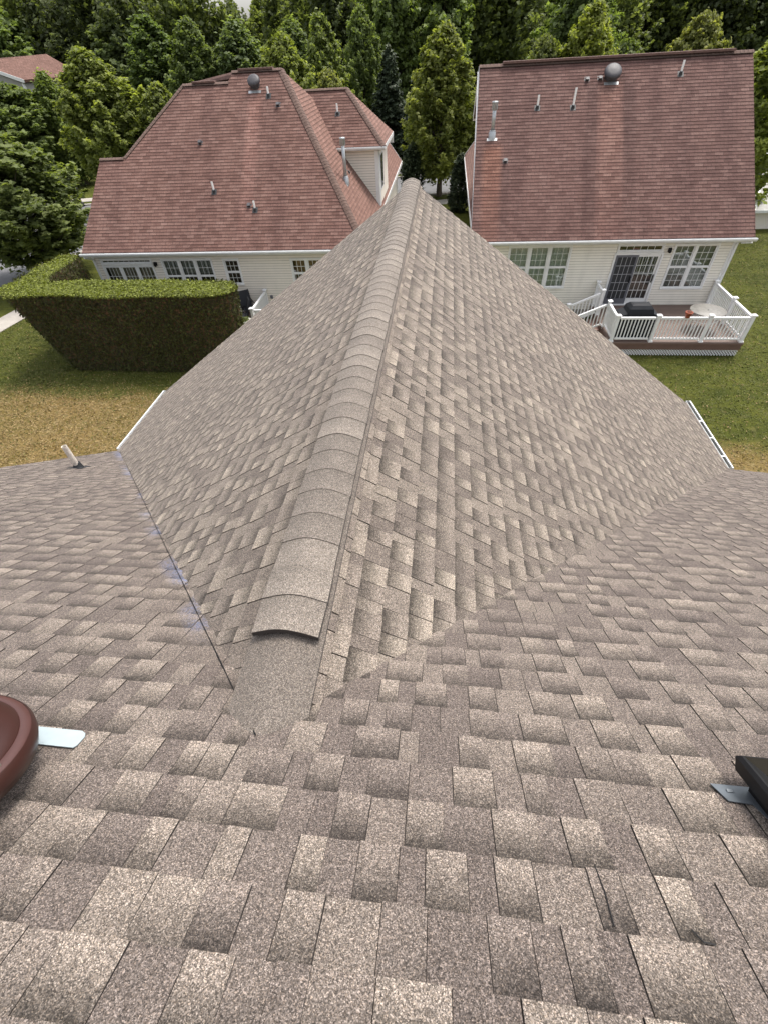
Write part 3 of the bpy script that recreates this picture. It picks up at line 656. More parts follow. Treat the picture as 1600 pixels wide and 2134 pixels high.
C_(ridge_caps('ridge_cap', (X0 + .06, YR, ZR), (X1 - .05, YR, ZR), M['red_cap'], hr_, .7, .7, hw=.15, expo=.15, rise=.012, rad=.04, lift=.05 - .03, seed=3))
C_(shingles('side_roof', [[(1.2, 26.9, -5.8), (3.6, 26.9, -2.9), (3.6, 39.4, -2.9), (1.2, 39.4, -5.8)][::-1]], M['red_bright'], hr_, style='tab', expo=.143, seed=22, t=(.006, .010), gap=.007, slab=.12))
C_(shingles('side_roof', [[(1.2, 22.4, -5.8), (3.0, 22.4, -4.35), (3.0, 26.9, -4.35), (1.2, 26.9, -5.8)][::-1]], M['red_right'], hr_, style='tab', expo=.143, seed=23, t=(.006, .010), gap=.007, slab=.12, lift=.02))
WY = 20.95
ops = [(2.72, 5.10, -7.68, -6.10), (6.92, 8.66, -8.40, -6.42), (6.92, 8.66, -6.33, -6.10), (9.08, 10.66, -7.74, -6.12)]
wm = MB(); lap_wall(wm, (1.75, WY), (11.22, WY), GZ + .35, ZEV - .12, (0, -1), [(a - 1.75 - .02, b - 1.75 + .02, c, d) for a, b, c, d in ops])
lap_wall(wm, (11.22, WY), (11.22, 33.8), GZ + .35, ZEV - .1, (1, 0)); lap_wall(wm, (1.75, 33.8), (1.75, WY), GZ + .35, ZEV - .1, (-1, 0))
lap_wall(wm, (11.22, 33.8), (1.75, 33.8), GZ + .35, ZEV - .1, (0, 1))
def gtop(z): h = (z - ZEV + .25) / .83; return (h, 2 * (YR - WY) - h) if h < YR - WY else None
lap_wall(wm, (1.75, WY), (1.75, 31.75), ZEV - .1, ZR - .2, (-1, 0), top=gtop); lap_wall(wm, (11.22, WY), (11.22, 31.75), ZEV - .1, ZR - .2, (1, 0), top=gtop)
C_(wm.build('wall', [M['siding'], M['lap_shade']], hr_))
fd = MB(); fd.box(1.78, 11.19, WY + .02, WY + .1, GZ - .1, GZ + .35); C_(fd.build('foundation', M['concrete'], hr_))
tr = MB(); tr.box(11.14, 11.25, WY - .03, WY + .09, GZ + .3, ZEV - .1)
tr.box(1.3, 11.5, YE + .05, WY + .02, ZEV - .17, ZEV - .13)
tr.bar((X0 + .03, YE + .02, ZEV - .14), (X0 + .11, YR, ZR - .14), .025, .2); tr.bar((X1 - .05, YE + .02, ZEV - .14), (X1 - .09, YR, ZR - .14), .025, .2)
tr.bar((X0 + .06, YR, ZR - .10), (X0 + .05, 28.5, -2.8), .025, .22); tr.slab([(X0 + .05, YR, ZR - .16), (1.75, YR, ZR - .16), (1.75, 28.6, -2.9), (X0 + .05, 28.6, -2.9)], .02)
tr.slab([(X0, YE, ZEV - .19), (1.75, YE, ZEV - .19), (1.75, YR, ZR - .17), (X0, YR, ZR - .17)], .02)
tr.slab([(11.22, YE, ZEV - .19), (X1, YE, ZEV - .19), (X1, YR, ZR - .17), (11.22, YR, ZR - .17)], .02)
tr.bar((1.17, 22.4, -5.86), (1.17, 39.4, -5.86), .03, .17); tr.bar((1.2, 39.42, -5.88), (3.6, 39.42, -2.98), .03, .17); tr.box(1.22, 1.7, 22.5, 39.3, -6.0, -5.97)
tr.box(1.5, 1.56, 26.6, 26.7, GZ, -5.9); tr.box(2.4, 2.5, 34, 39, GZ, -5.9)
C_(tr.build('trim', M['white'], hr_))
lw = MB(); lap_wall(lw, (1.75, 39.0), (1.75, 33.8), GZ + .2, -5.9, (-1, 0)); lap_wall(lw, (11.0, 39.0), (1.75, 39.0), GZ + .2, -5.9, (0, 1)); C_(lw.build('wall', [M['siding'], M['lap_shade']], hr_))
C_(gutter(hr_, (X0 - .02, YE - .012, ZEV - .005), (X1 + .06, YE - .012, ZEV - .005), (0, -1), hangers=0))
C_(downspout(hr_, [(11.45, YE - .05, ZEV - .08), (11.25, WY - .08, ZEV - .22), (11.28, WY - .06, GZ + .1)]))
C_(window(hr_, 2.72, 5.10, -7.66, -6.12, WY, 3, True, (3, 3), M['blind'], casing=.06))
wd2 = C_(window(hr_, 9.10, 10.64, -7.72, -6.14, WY, 2, True, (3, 3), M['blind_dim'], casing=.06)); wd2['label'] = 'double window with dim blinds above the deck'
C_(window(hr_, 6.96, 8.62, -6.32, -6.11, WY, 1, False, (6, 1), name='transom_window', casing=.05))
# sliding door
d = MB(); d.box(6.86, 6.93, WY - .06, WY + .02, -8.42, -6.38); d.box(8.65, 8.72, WY - .06, WY + .02, -8.42, -6.38); d.box(6.93, 8.65, WY - .06, WY + .02, -6.45, -6.38); d.box(6.86, 8.72, WY - .1, WY + .02, -8.41, -8.36)
D = C_(d.build('sliding_door', M['white'], hr_))
def leaf(x0, x1, y, fm, gm, mu=True, cover=None, bottom=.22):
    f = MB(); f.box(x0, x1, y, y + .035, -6.53, -6.45); f.box(x0, x1, y, y + .035, -8.36, -8.36 + bottom); f.box(x0, x0 + .08, y + .001, y + .034, -8.36 + bottom, -6.53); f.box(x1 - .08, x1, y + .001, y + .034, -8.36 + bottom, -6.53)
    o = f.build('door_leaf', fm, D); p = MB(); p.box(x0 + .08, x1 - .08, y + .012, y + .018, -8.36 + bottom, -6.53); p.build('pane', gm, D)
    if mu:
        m = MB()
        for k in range(1, 4): xx = x0 + .08 + (x1 - x0 - .16) * k / 4; m.box(xx - .007, xx + .007, y + .004, y + .024, -8.36 + bottom, -6.53)
        for k in range(1, 5): zz = -8.36 + bottom + (8.36 - bottom - 6.53) * k / 5; m.box(x0 + .08, x1 - .08, y + .003, y + .025, zz - .007, zz + .007)
        m.build('muntin_grid', M['white'], D)
leaf(7.75, 8.64, WY - .02, M['white'], M['glass']); leaf(6.94, 7.80, WY - .058, M['door_gray'], M['screen'], False)
m = MB()
for k in range(1, 4): xx = 7.02 + .7 * k / 4; m.box(xx - .008, xx + .008, WY - .05, WY - .044, -8.14, -6.53)
for k in range(1, 5): zz = -8.14 + 1.61 * k / 5; m.box(7.02, 7.72, WY - .05, WY - .0435, zz - .008, zz + .008)
m.build('muntin_grid', M['grid_gray'], D)
h = MB(); h.box(7.70, 7.73, WY - .10, WY - .06, -7.5, -7.25); h.build('handle', M['black'], D); h = MB(); h.box(8.58, 8.61, WY - .07, WY - .02, -7.5, -7.2); h.build('handle', M['black'], D)
r_ = MB(); r_.box(6.9, 8.7, WY + .5, WY + .52, -8.4, -6.1); r_.box(6.88, 6.9, WY + .03, WY + .5, -8.4, -6.1); r_.box(8.7, 8.72, WY + .03, WY + .5, -8.4, -6.1); r_.build('recess', M['dark_room'], D)
C_(wall_lamp(hr_, 8.88, WY, -6.28))
nn_ = (0, -.83, 1)
def onr(x, y): return (x, y, ZEV + (ZR - ZEV) / (YR - YE) * (y - YE))
for x, y, h_ in ((8.92, 25.71, .40), (3.51, 24.83, .40), (4.89, 24.79, .6)): C_(pipe_vent(hr_, onr(x, y), h_, .04, nn_))
for x, y in ((5.41, 25.68), (5.91, 25.69), (2.33, 23.14)): C_(box_vent(hr_, onr(x, y), nn_))
C_(round_fan(hr_, onr(6.33, 25.75), nn_)); C_(flue(hr_, onr(1.77, 23.95), 1.08, nn_))

# ---- its deck
DZ = -8.42
deck = empty('deck', (8.8, 19.2, GZ), label='brown deck with white baluster railing and stairs behind the right house', cat='deck')
Dk = lambda o: house_child(o, deck)
b = MB(); b.box(6.45, 11.22, 17.42, 20.92, DZ - .04, DZ); Dk(b.build('deck_floor', M['deck'], deck))
b = MB(); b.box(6.47, 11.20, 17.445, 17.48, DZ - .28, DZ - .042); b.box(11.165, 11.20, 17.48, 20.9, DZ - .28, DZ - .042); b.box(6.47, 6.505, 17.48, 20.9, DZ - .28, DZ - .042); b.box(6.46, 11.21, 17.41, 17.425, DZ - .075, DZ - .035)
Dk(b.build('rim_board', M['deck_edge'], deck))
b = MB(); s = 0
L_ = 4.68
for k in range(-4, int(L_ / .1) + 1):
    for sg in (1, -1):
        x0_ = 6.5 + k * .1; hh = .24; xa, xb = x0_, x0_ + hh; za, zb = (GZ + .02, GZ + .02 + hh) if sg > 0 else (GZ + .02 + hh, GZ + .02)
        lo, hi = max(xa, 6.5), min(xb, 6.5 + L_)
        if hi - lo < .02: continue
        f_ = lambda x: za + (zb - za) * (x - xa) / (xb - xa); yy = 17.47 + (.006 if sg > 0 else -.006)
        b.bar((lo, yy, f_(lo)), (hi, yy, f_(hi)), .02, .006, (0, 1, 0)) if False else b.bar((lo, yy, f_(lo)), (hi, yy, f_(hi)), .006, .026, (0, 0, 1))
Dk(b.build('lattice', M['rail'], deck))
b = MB(); b.box(6.6, 11.1, 17.6, 20.8, GZ + .0, GZ + .02); b.box(11.12, 11.16, 17.5, 20.9, GZ, DZ - .28); Dk(b.build('skirt_shadow_board', M['deck_edge'], deck))
def post(p, top, parent, w_=.105, z0=DZ):
    m = MB(); x, y = p; m.box(x - w_ / 2, x + w_ / 2, y - w_ / 2, y + w_ / 2, z0 - .08, top); m.box(x - .085, x + .085, y - .085, y + .085, top, top + .03)
    k = len(m.v); m.add([(x - .08, y - .08, top + .03), (x + .08, y - .08, top + .03), (x + .08, y + .08, top + .03), (x - .08, y + .08, top + .03), (x, y, top + .07)], [(0, 1, 4), (1, 2, 4), (2, 3, 4), (3, 0, 4)])
    m.box(x - .075, x + .075, y - .075, y + .075, z0 + .001, z0 + .05)
    return m.build('post', M['rail'], parent)
def rail(p, q, parent, z0=DZ, top=.93, z0b=None, pitch=.118):
    z0b = z0 if z0b is None else z0b; p = V3(*p, z0); q = V3(*q, z0b); m = MB(); up = V3(0, 0, 1); d = unit(q - p); p2 = p + d * .05; q2 = q - d * .05
    m.bar(p2 + up * (top - .04), q2 + up * (top - .04), .085, .07); m.bar(p2 + up * .12, q2 + up * .12, .05, .06)
    L2 = np.linalg.norm((q2 - p2)[:2]); n = max(1, int(L2 / pitch))
    for k in range(n): c = p2 + (q2 - p2) * (k + .5) / n; m.box(c[0] - .018, c[0] + .018, c[1] - .018, c[1] + .018, c[2] + .13, c[2] + top - .06)
    return m.build('railing', M['rail'], parent)
fx = [6.52, 7.93, 9.72, 11.13]; fy = 17.52
for x in fx: Dk(post((x, fy), DZ + .98, deck))
for a_, b_ in zip(fx[:-1], fx[1:]): Dk(rail((a_ + .05, fy), (b_ - .05, fy), deck))
for y in (19.1, 20.84): Dk(post((11.13, y), DZ + .98, deck))
Dk(rail((11.13, fy + .05), (11.13, 19.05), deck)); Dk(rail((11.13, 19.15), (11.13, 20.79), deck))
for y in (18.83, 19.95, 20.84): Dk(post((6.52, y), DZ + .98, deck))
Dk(rail((6.52, fy + .05), (6.52, 18.78), deck)); Dk(rail((6.52, 20.0), (6.52, 20.79), deck))
for y in (18.83, 19.95): Dk(rail((6.47, y), (5.35, y), deck, DZ, .90, GZ + .02)); Dk(post((5.3, y), GZ + .95, deck, z0=GZ + .05))
b = MB()
for k in range(3): b.box(6.45 - .3 * (k + 1), 6.45 - .3 * k + .02, 18.86, 19.92, DZ - .17 * (k + 1) - .035, DZ - .17 * (k + 1)); b.box(6.45 - .3 * k - .02, 6.45 - .3 * k, 18.88, 19.9, DZ - .17 * (k + 1), DZ - .17 * k - .04)
Dk(b.build('stairs', M['deck_edge'], deck))
# ---- things on it
gr = empty('grill', (7.35, 18.05, DZ), label='barbecue grill under a black fabric cover by the deck railing', cat='grill')
b = MB()
def ringp(z, hx, hy, sk=0): return [(-hx + sk, -hy, z), (hx + sk, -hy, z), (hx + sk, hy, z), (-hx + sk, hy, z)]
lv = [ringp(.04, .70, .27), ringp(.45, .69, .28), ringp(.82, .70, .30), ringp(.86, .69, .29), ringp(.95, .46, .29), ringp(1.10, .42, .26), ringp(1.20, .33, .17), ringp(1.22, .26, .1)]
for i, r4 in enumerate(lv[:-1]):
    k4 = lv[i + 1]
    for j in range(4): b.add([r4[j], r4[(j + 1) % 4], k4[(j + 1) % 4], k4[j]], [(0, 1, 2, 3)])
b.add(lv[-1], [(0, 1, 2, 3)]); go = b.build('cover', M['grill'], gr, bevel=.03); go.scale = (1.0, 1.1, 1.0)
for x in (-.6, .6):
    for y in (-.2, .2): b = MB(); b.tube((x - .02, y, .035), (x + .02, y, .035), .035); b.build('wheel', M['black'], gr)
tb = empty('patio_table', (10.12, 18.65, DZ), label='round patio table with mottled pale glass top on the deck', cat='table')
b = MB(); b.lathe([(0, .685), (.60, .685), (.62, .69), (.625, .705), (.615, .715), (.0, .715)], (0, 0, 0), 48); b.build('tabletop', M['table'], tb)
b = MB(); b.lathe([(.035, .715), (.03, .725), (0, .726)], (0, 0, 0), 16); b.build('hole_cap', M['darkvent'], tb)
for k in range(4):
    a = k * math.pi / 2 + .5; b = MB(); b.tube((.15 * math.cos(a), .15 * math.sin(a), .68), (.5 * math.cos(a), .5 * math.sin(a), 0.0), .018); b.build('leg', M['white'], tb)
b = MB(); b.lathe([(.40, .35), (.42, .35), (.42, .37), (.40, .37)], (0, 0, 0), 32); b.build('brace_ring', M['white'], tb)
pt = empty('flower_pot', (8.88, 17.48, DZ + .93), label='small terracotta flower pot on the deck railing top', cat='pot')
b = MB(); b.lathe([(0, 0), (.075, .0), (.11, .15), (.125, .15), (.13, .2), (.11, .2), (.105, .16), (0, .15)], (0, 0, 0), 24); b.build('pot', M['terracotta'], pt)
b = MB()
for k in range(7): a = k * .9; b.tube((.03 * math.cos(a), .03 * math.sin(a), .14), (.07 * math.cos(a), .07 * math.sin(a), .22 + .02 * (k % 3)), .006, n=6)
b.build('stem', M['bare'], pt)
b = MB(); b.lathe([(.0, .0), (.40, .0), (.41, .006), (.40, .014), (0, .016)], (0, 0, 0), 32); o = b.build('door_mat', M['mat']); o.scale = (1, .62, 1); o.location = (8.05, 20.52, DZ + .003); tag(o, 'dark oval door mat on the deck outside the sliding door', 'mat')

# ================================================================ left neighbour
hl = empty('house', (-8.5, 26, GZ), label='cream house on the left with red hip roof and side dormer behind the hedge', cat='house')
H_ = lambda o: house_child(o, hl)
YL = 19.95; fz = lambda y: -5.8 + .83 * (y - YL)
pt_ = lambda x, y: (x, y, fz(y))
parts_ = [[pt_(-15.28, YL), pt_(-13.75, YL), pt_(-13.75, 23.22), pt_(-14.85, 23.22)],
          [pt_(-13.75, YL), pt_(-9.35, YL), pt_(-9.35, 25.72), pt_(-11.35, 25.72), pt_(-13.75, 23.22)],
          [pt_(-9.35, YL), pt_(-3.02, YL), pt_(-7.05, 26.08), pt_(-9.15, 26.08), pt_(-9.35, 25.72)]]
H_(shingles('roof', parts_, M['red_left'], hl, style='tab', expo=.143, seed=31, t=(.006, .010), gap=.007, slab=.14, phase=.03))
ht = V3(-7.05, 26.08, fz(26.08)); me_ = (ht[2] + 5.8) / (-3.02 - ht[0]); ez = lambda x: -5.8 - me_ * (x + 3.02)
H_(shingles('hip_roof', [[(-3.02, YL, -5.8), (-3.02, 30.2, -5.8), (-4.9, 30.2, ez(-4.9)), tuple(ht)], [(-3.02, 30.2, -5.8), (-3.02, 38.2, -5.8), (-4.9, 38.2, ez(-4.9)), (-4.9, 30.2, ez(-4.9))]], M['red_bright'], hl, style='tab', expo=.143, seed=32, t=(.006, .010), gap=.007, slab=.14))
bk = MB()
bk.slab([(-7.05, 26.08, ht[2]), (-4.9, 30.2, ez(-4.9)), (-4.9, 32.3, -5.8), (-14.8, 32.3, -5.8), (-13.8, 29, -3.2), (-11.35, 26.4, -1.0), (-9.15, 26.3, ht[2])], .1)
bk.slab([(-13.75, 23.22, -3.09), (-11.35, 25.75, -1.0), (-11.35, 26.4, -1.0), (-13.8, 29, -3.2)], .08); bk.slab([(-14.85, 23.22, -3.09), (-13.75, 23.22, -3.09), (-13.75, 26.6, -5.8), (-15.28, 26.6, -5.8)], .1)
bk.slab([(-4.9, 30.2, ez(-4.9)), (-4.9, 38.2, ez(-4.9)), (-8, 38.2, -5.8), (-8, 30.2, -5.8)], .1)
H_(bk.build('rear_roof', M['red_plain'], hl))
H_(ridge_caps('hip_cap', (-3.02, YL, -5.8), tuple(ht), M['red_cap'], hl, .55, .62, hw=.15, expo=.15, seed=6, rad=.05, lift=.03))
H_(ridge_caps('ridge_cap', (-9.2, 26.09, ht[2]), (-7.05, 26.09, ht[2]), M['red_cap'], hl, .7, .7, hw=.14, expo=.15, seed=7, rad=.05, lift=.03))
H_(ridge_caps('ridge_cap', (-11.35, 25.73, fz(25.72)), (-9.3, 25.73, fz(25.72)), M['red_cap'], hl, .7, .7, hw=.14, expo=.15, seed=8, rad=.05, lift=.02))
H_(ridge_caps('hip_cap', pt_(-13.75, 23.24), pt_(-11.35, 25.74), M['red_cap'], hl, .55, .55, hw=.13, expo=.15, seed=9, rad=.05, lift=.01))
H_(ridge_caps('ridge_cap', pt_(-14.85, 23.24), pt_(-13.75, 23.24), M['red_cap'], hl, .7, .7, hw=.13, expo=.15, seed=10, rad=.05, lift=.01))
rv = MB(); rv.bar((-10.9, 25.73, fz(25.72) + .05), (-9.9, 25.73, fz(25.72) + .05), .25, .06); H_(rv.build('ridge_vent', M['red_plain'], hl)); rv = MB(); rv.bar((-8.9, 26.09, ht[2] + .05), (-7.4, 26.09, ht[2] + .05), .25, .06); H_(rv.build('ridge_vent', M['red_plain'], hl))
WL = 20.4
opl = [(-14.86, -12.55, -6.32, -6.19), (-14.86, -12.55, -8.4, -6.45), (-12.06, -9.83, -7.55, -6.22), (-9.27, -8.63, -7.26, -6.25), (-6.32, -5.0, -7.4, -6.27)]
wm = MB(); lap_wall(wm, (-15.2, WL), (-3.4, WL), GZ + .3, -5.92, (0, -1), [(a + 15.2 - .02, b + 15.2 + .02, c, d_) for a, b, c, d_ in opl])
lap_wall(wm, (-15.2, 26.5), (-15.2, WL), GZ + .3, -5.92, (-1, 0)); lap_wall(wm, (-3.4, WL), (-3.4, 38.0), GZ + .3, -5.92, (1, 0)); lap_wall(wm, (-3.4, 38), (-14.5, 38), GZ + .3, -5.92, (0, 1))
H_(wm.build('wall', [M['siding2'], M['lap_shade']], hl))
b = MB(); b.box(-15.15, -3.45, WL + .02, WL + .1, GZ - .1, GZ + .3); H_(b.build('foundation', M['concrete'], hl))
tr = MB(); tr.box(-15.24, -15.13, WL - .03, WL + .08, GZ + .3, -5.9); tr.box(-15.25, -3.05, YL + .04, WL + .02, -5.97, -5.93)
tr.bar((-2.99, YL, -5.89), (-2.99, 38.2, -5.89), .03, .18); tr.bar((-3.02, 38.22, -5.9), (-4.9, 38.22, ez(-4.9) - .1), .03, .18); tr.box(-3.4, -3.0, YL + .1, 38.2, -6.0, -5.97); tr.bar((-15.22, YL, -5.95), (-14.8, 23.22, -3.25), .03, .18)
tr.box(-3.36, -3.30, 37.9, 38.05, GZ, -5.95); tr.box(-3.37, -3.32, 26.4, 28.0, -8.0, -6.4)
H_(tr.build('trim', M['white'], hl))
H_(gutter(hl, (-15.34, YL - .012, -5.805), (-2.98, YL - .012, -5.805), (0, -1), hangers=0))
H_(downspout(hl, [(-15.2, YL - .06, -5.88), (-15.2, YL - .04, -5.97), (-15.16, WL - .07, -6.15), (-15.16, WL - .06, GZ + .1)]))
H_(window(hl, -14.84, -12.57, -6.33, -6.19, WL, 1, False, (9, 1), M['curtain'], name='transom_window', casing=.055))
sd_ = H_(window(hl, -14.84, -12.57, -8.38, -6.47, WL, 3, False, (4, 5), M['curtain'], name='sliding_door', casing=.06))
H_(window(hl, -12.04, -9.85, -7.53, -6.24, WL, 3, True, (3, 2), M['vblind'], casing=.06, cov_z=(-6.84, -6.24)))
w1 = H_(window(hl, -9.25, -8.65, -7.22, -6.27, WL, 1, True, (3, 2), M['redcurtain'], casing=.065)); w1['label'] = 'narrow single window with dark red curtain'
H_(window(hl, -6.30, -5.02, -7.36, -6.29, WL, 2, True, (3, 2), None, casing=.06, room=M['tan_room']))
H_(wall_lamp(hl, -12.36, WL, -6.36))
b = MB(); b.box(-7.53, -7.43, WL - .07, WL, -7.86, -7.72); b.box(-7.5, -7.46, WL - .09, WL - .07, -7.83, -7.75); H_(b.build('outlet_box', M['door_gray'], hl))
nl = (0, -.83, 1)
for x, y, h_ in ((-7.51, 25.15, .31), (-9.56, 21.94, .36), (-7.73, 21.29, .33)): H_(pipe_vent(hl, pt_(x, y), h_, .04, nl))
for x, y in ((-7.07, 24.83), (-8.0, 21.45), (-10.35, 23.65)): H_(box_vent(hl, pt_(x, y), nl))
H_(round_fan(hl, pt_(-8.12, 25.55), nl, .25)); H_(flue(hl, (-4.26, 23.55, ez(-4.26)), 1.5, (1.24, 0, 1)))
H_(box_vent(hl, (-4.35, 24.95, ez(-4.35)), (1.24, 0, 1), .1, .06))
# dormer on its right slope
YD, ZD, XD, YB = 25.75, -3.35, -2.80, 30.2; YM = (YD + YB) / 2 + .0; ZM = ZD + .83 * (YM - YD); XT = XD - 1.85
H_(shingles('dormer_roof', [[(-5.6, YD, ZD), (XD, YD, ZD), (XT, YM, ZM), (-7.0, YM, ZM)]], M['red_left'], hl, style='tab', expo=.143, seed=41, t=(.006, .010), gap=.007, slab=.1))
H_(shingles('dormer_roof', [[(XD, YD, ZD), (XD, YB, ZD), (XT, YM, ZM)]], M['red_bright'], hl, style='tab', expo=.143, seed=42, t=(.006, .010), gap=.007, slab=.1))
bk = MB(); bk.slab([(XD, YB, ZD), (-5.6, YB, ZD), (-7.0, YM, ZM), (XT, YM, ZM)], .1); H_(bk.build('dormer_roof', M['red_plain'], hl))
H_(ridge_caps('ridge_cap', (-6.75, YM, ZM), (XT, YM, ZM), M['red_cap'], hl, .7, .7, hw=.13, expo=.15, seed=17, rad=.05, lift=.02))
H_(ridge_caps('hip_cap', (XD, YD, ZD), (XT, YM, ZM), M['red_cap'], hl, .55, .55, hw=.13, expo=.15, seed=18, rad=.05, lift=.02))
wm = MB(); lap_wall(wm, (-6.5, YD + .3), (-3.22, YD + .3), -5.9, ZD - .02, (0, -1)); lap_wall(wm, (-3.12, YD + .4), (-3.12, YB - .3), -5.9, ZD - .02, (1, 0)); H_(wm.build('dormer_wall', [M['siding2'], M['lap_shade']], hl))
tr = MB(); tr.box(-3.28, -3.10, YD + .27, YD + .42, -5.9, ZD - .02); tr.box(-3.14, -3.09, YD + .42, YD + .75, -5.8, ZD - .05); tr.box(-5.6, XD, YD + .02, YD + .3, ZD - .14, ZD - .1); tr.box(-3.1, XD - .01, YD + .02, YB, ZD - .14, ZD - .1); tr.box(XD - .02, XD + .02, YD, YB, ZD - .16, ZD - .01); tr.box(XD - .45, XD + .02, YB, YB + .03, ZD - .45, ZD)
H_(tr.build('dormer_trim', M['white'], hl)); H_(gutter(hl, (-5.1, YD - .01, ZD - .01), (XD + .05, YD - .01, ZD - .01), (0, -1), hangers=0))
dw = MB(); dw.box(-3.11, -3.085, YD + .8, YD + 2.0, -5.15, -3.75); DW = H_(dw.build('dormer_window', M['white'], hl)); g = MB(); g.box(-3.09, -3.08, YD + .86, YD + 1.94, -5.09, -3.81); g.build('pane', M['skyglass'], DW)
pp = H_(pipe_vent(hl, (-5.0, 27.0, ZD + .83 * (27.0 - YD)), .37, .04, nl))
# patio deck
pd = empty('deck', (-8.8, 19.4, GZ), label='small raised deck with white railing beside the hedge end, behind the left house', cat='deck')
Pd = lambda o: house_child(o, pd)
b = MB(); b.box(-10.6, -7.62, 18.2, 20.36, DZ - .04, DZ); b.box(-10.58, -7.65, 18.22, 18.25, GZ, DZ - .04); Pd(b.build('deck_floor', M['deck'], pd))
for p in ((-7.70, 20.28), (-7.70, 18.30), (-6.9, 18.30)): Pd(post(p, DZ + .95, pd))
Pd(rail((-7.70, 18.35), (-7.70, 20.23), pd, top=.92)); Pd(rail((-7.65, 18.3), (-6.95, 18.3), pd, top=.92))
def patio_chair(loc, rz, label):
    c = empty('patio_chair', loc, rz, label, 'chair', 'black patio chairs')
    b = MB(); b.slab([(-.24, -.22, .42), (.24, -.22, .42), (.24, .22, .40), (-.24, .22, .40)], .02); b.build('seat', M['mesh_black'], c)
    b = MB(); b.slab([(-.24, .22, .40), (.24, .22, .40), (.24, .42, 1.05), (-.24, .42, 1.05)], .02); b.build('backrest', M['mesh_black'], c)
    for sx in (-1, 1):
        b = MB(); b.tube((sx * .27, -.25, 0), (sx * .27, .2, .62), .014, n=8); b.tube((sx * .27, .32, 0), (sx * .27, -.18, .62), .014, n=8); b.tube((sx * .27, -.25, .63), (sx * .27, .26, .66), .018, n=8); b.tube((sx * .255, .2, .4), (sx * .255, .43, 1.06), .014, n=8); b.build('frame', M['black'], c)
    return c
patio_chair((-8.38, 19.66, DZ), R(35), 'black folding chair facing the hedge end, nearer the hedge')
patio_chair((-8.45, 18.95, DZ), R(-62), 'black folding chair seen edge-on beside the white railing')
pl = empty('planter', (-8.15, 18.42, DZ), label='round white pedestal planter with small plants by the railing', cat='planter')
b = MB(); b.lathe([(0, 0), (.16, 0), (.1, .08), (.07, .22), (.12, .3), (.24, .36), (.27, .44), (.25, .44), (.22, .4), (0, .4)], (0, 0, 0), 32); b.build('bowl', M['planter'], pl)

# ================================================================ house far left among the trees
fh = empty('house', (-44, 62, GZ), label='distant two storey house with pink roof and grey gable behind the left trees', cat='house')
F_ = lambda o: house_child(o, fh)
R0, R1, E0, E1 = V3(-43.3, 57.5, .2), V3(-44.88, 68, .4), V3(-40.9, 56.5, -1.3), V3(-42.4, 67, -1.5)
R0 = V3(-41.6, 55, .12); E0 = V3(-39.5, 54.6, -1.2); R1 = V3(-44.9, 68, .4); E1 = V3(-42.0, 67.2, -1.5)
R0 = V3(-44.5, 55.5, .25); R1 = V3(-42.5, 64.3, .40); E0 = V3(-40.6, 56.3, -1.25); E1 = V3(-38.4, 62.8, -1.35)
dR = E0 - R0; W0 = R0 - V3(dR[0], dR[1], -dR[2]); W1 = R1 - V3((E1 - R1)[0], (E1 - R1)[1], -(E1 - R1)[2])
F_(shingles('roof', [[tuple(E0), tuple(E1), tuple(R1), tuple(R0)]], M['red_bright'], fh, style='tab', expo=.2, seed=51, t=(.008, .014), gap=.01, slab=.2))
b = MB(); b.slab([tuple(R0), tuple(R1), tuple(W1), tuple(W0)], .2); F_(b.build('rear_roof', M['red_plain'], fh))
up = V3(0, 0, 1); i0 = E0 + (R1 - R0) * .03; g0 = MB(); a_, b_, c_ = E0 - V3(.35, -.2, .25), R0 - V3(0, -.2, .3), W0 + V3(.35, .2, -.25)
g0.slab([tuple(c_), tuple(a_), tuple(b_)], .1, unit((.25, -1, 0))); F_(g0.build('gable_wall', M['siding_gray'], fh))
b = MB(); b.hexa([(c_[0], c_[1], GZ), (a_[0], a_[1], GZ), (E1[0] - .3, E1[1], GZ), (W1[0] + .3, W1[1], GZ), (c_[0], c_[1], c_[2]), (a_[0], a_[1], a_[2]), (E1[0] - .3, E1[1], E1[2] - .3), (W1[0] + .3, W1[1], W1[2] - .3)]); F_(b.build('wall', M['siding_gray'], fh))
b = MB(); b.bar(R0 - up * .12, E0 - up * .12, .06, .25); b.bar(R0 - up * .12, W0 - up * .12, .06, .25); b.box(a_[0] - .12, a_[0] + .06, a_[1] - .08, a_[1] + .1, GZ, a_[2]); F_(b.build('trim', M['white'], fh))

# mailbox by the far street corner
mb_ = empty('mailbox', (-31.1, 43.5, GZ), R(20), 'black mailbox on a post beside the sidewalk past the left trees', 'mailbox')
b = MB(); b.box(-.06, .06, -.06, .06, 0, 1.1); b.lathe([(.2, 0), (.16, .25), (.07, .3)], (0, 0, 0), 12); b.build('post', M['black'], mb_)
b = MB(); b.box(-.14, .14, -.28, .28, 1.06, 1.22); pr = [(.14 * math.cos(t_), .14 * math.sin(t_)) for t_ in np.linspace(0, math.pi, 9)]
b.add([(x, y, 1.22 + z) for y in (-.28, .28) for x, z in pr], [(i, i + 1, i + 10, i + 9) for i in range(8)] + [list(range(9))[::-1], list(range(9, 18))]); b.build('box', M['black'], mb_)

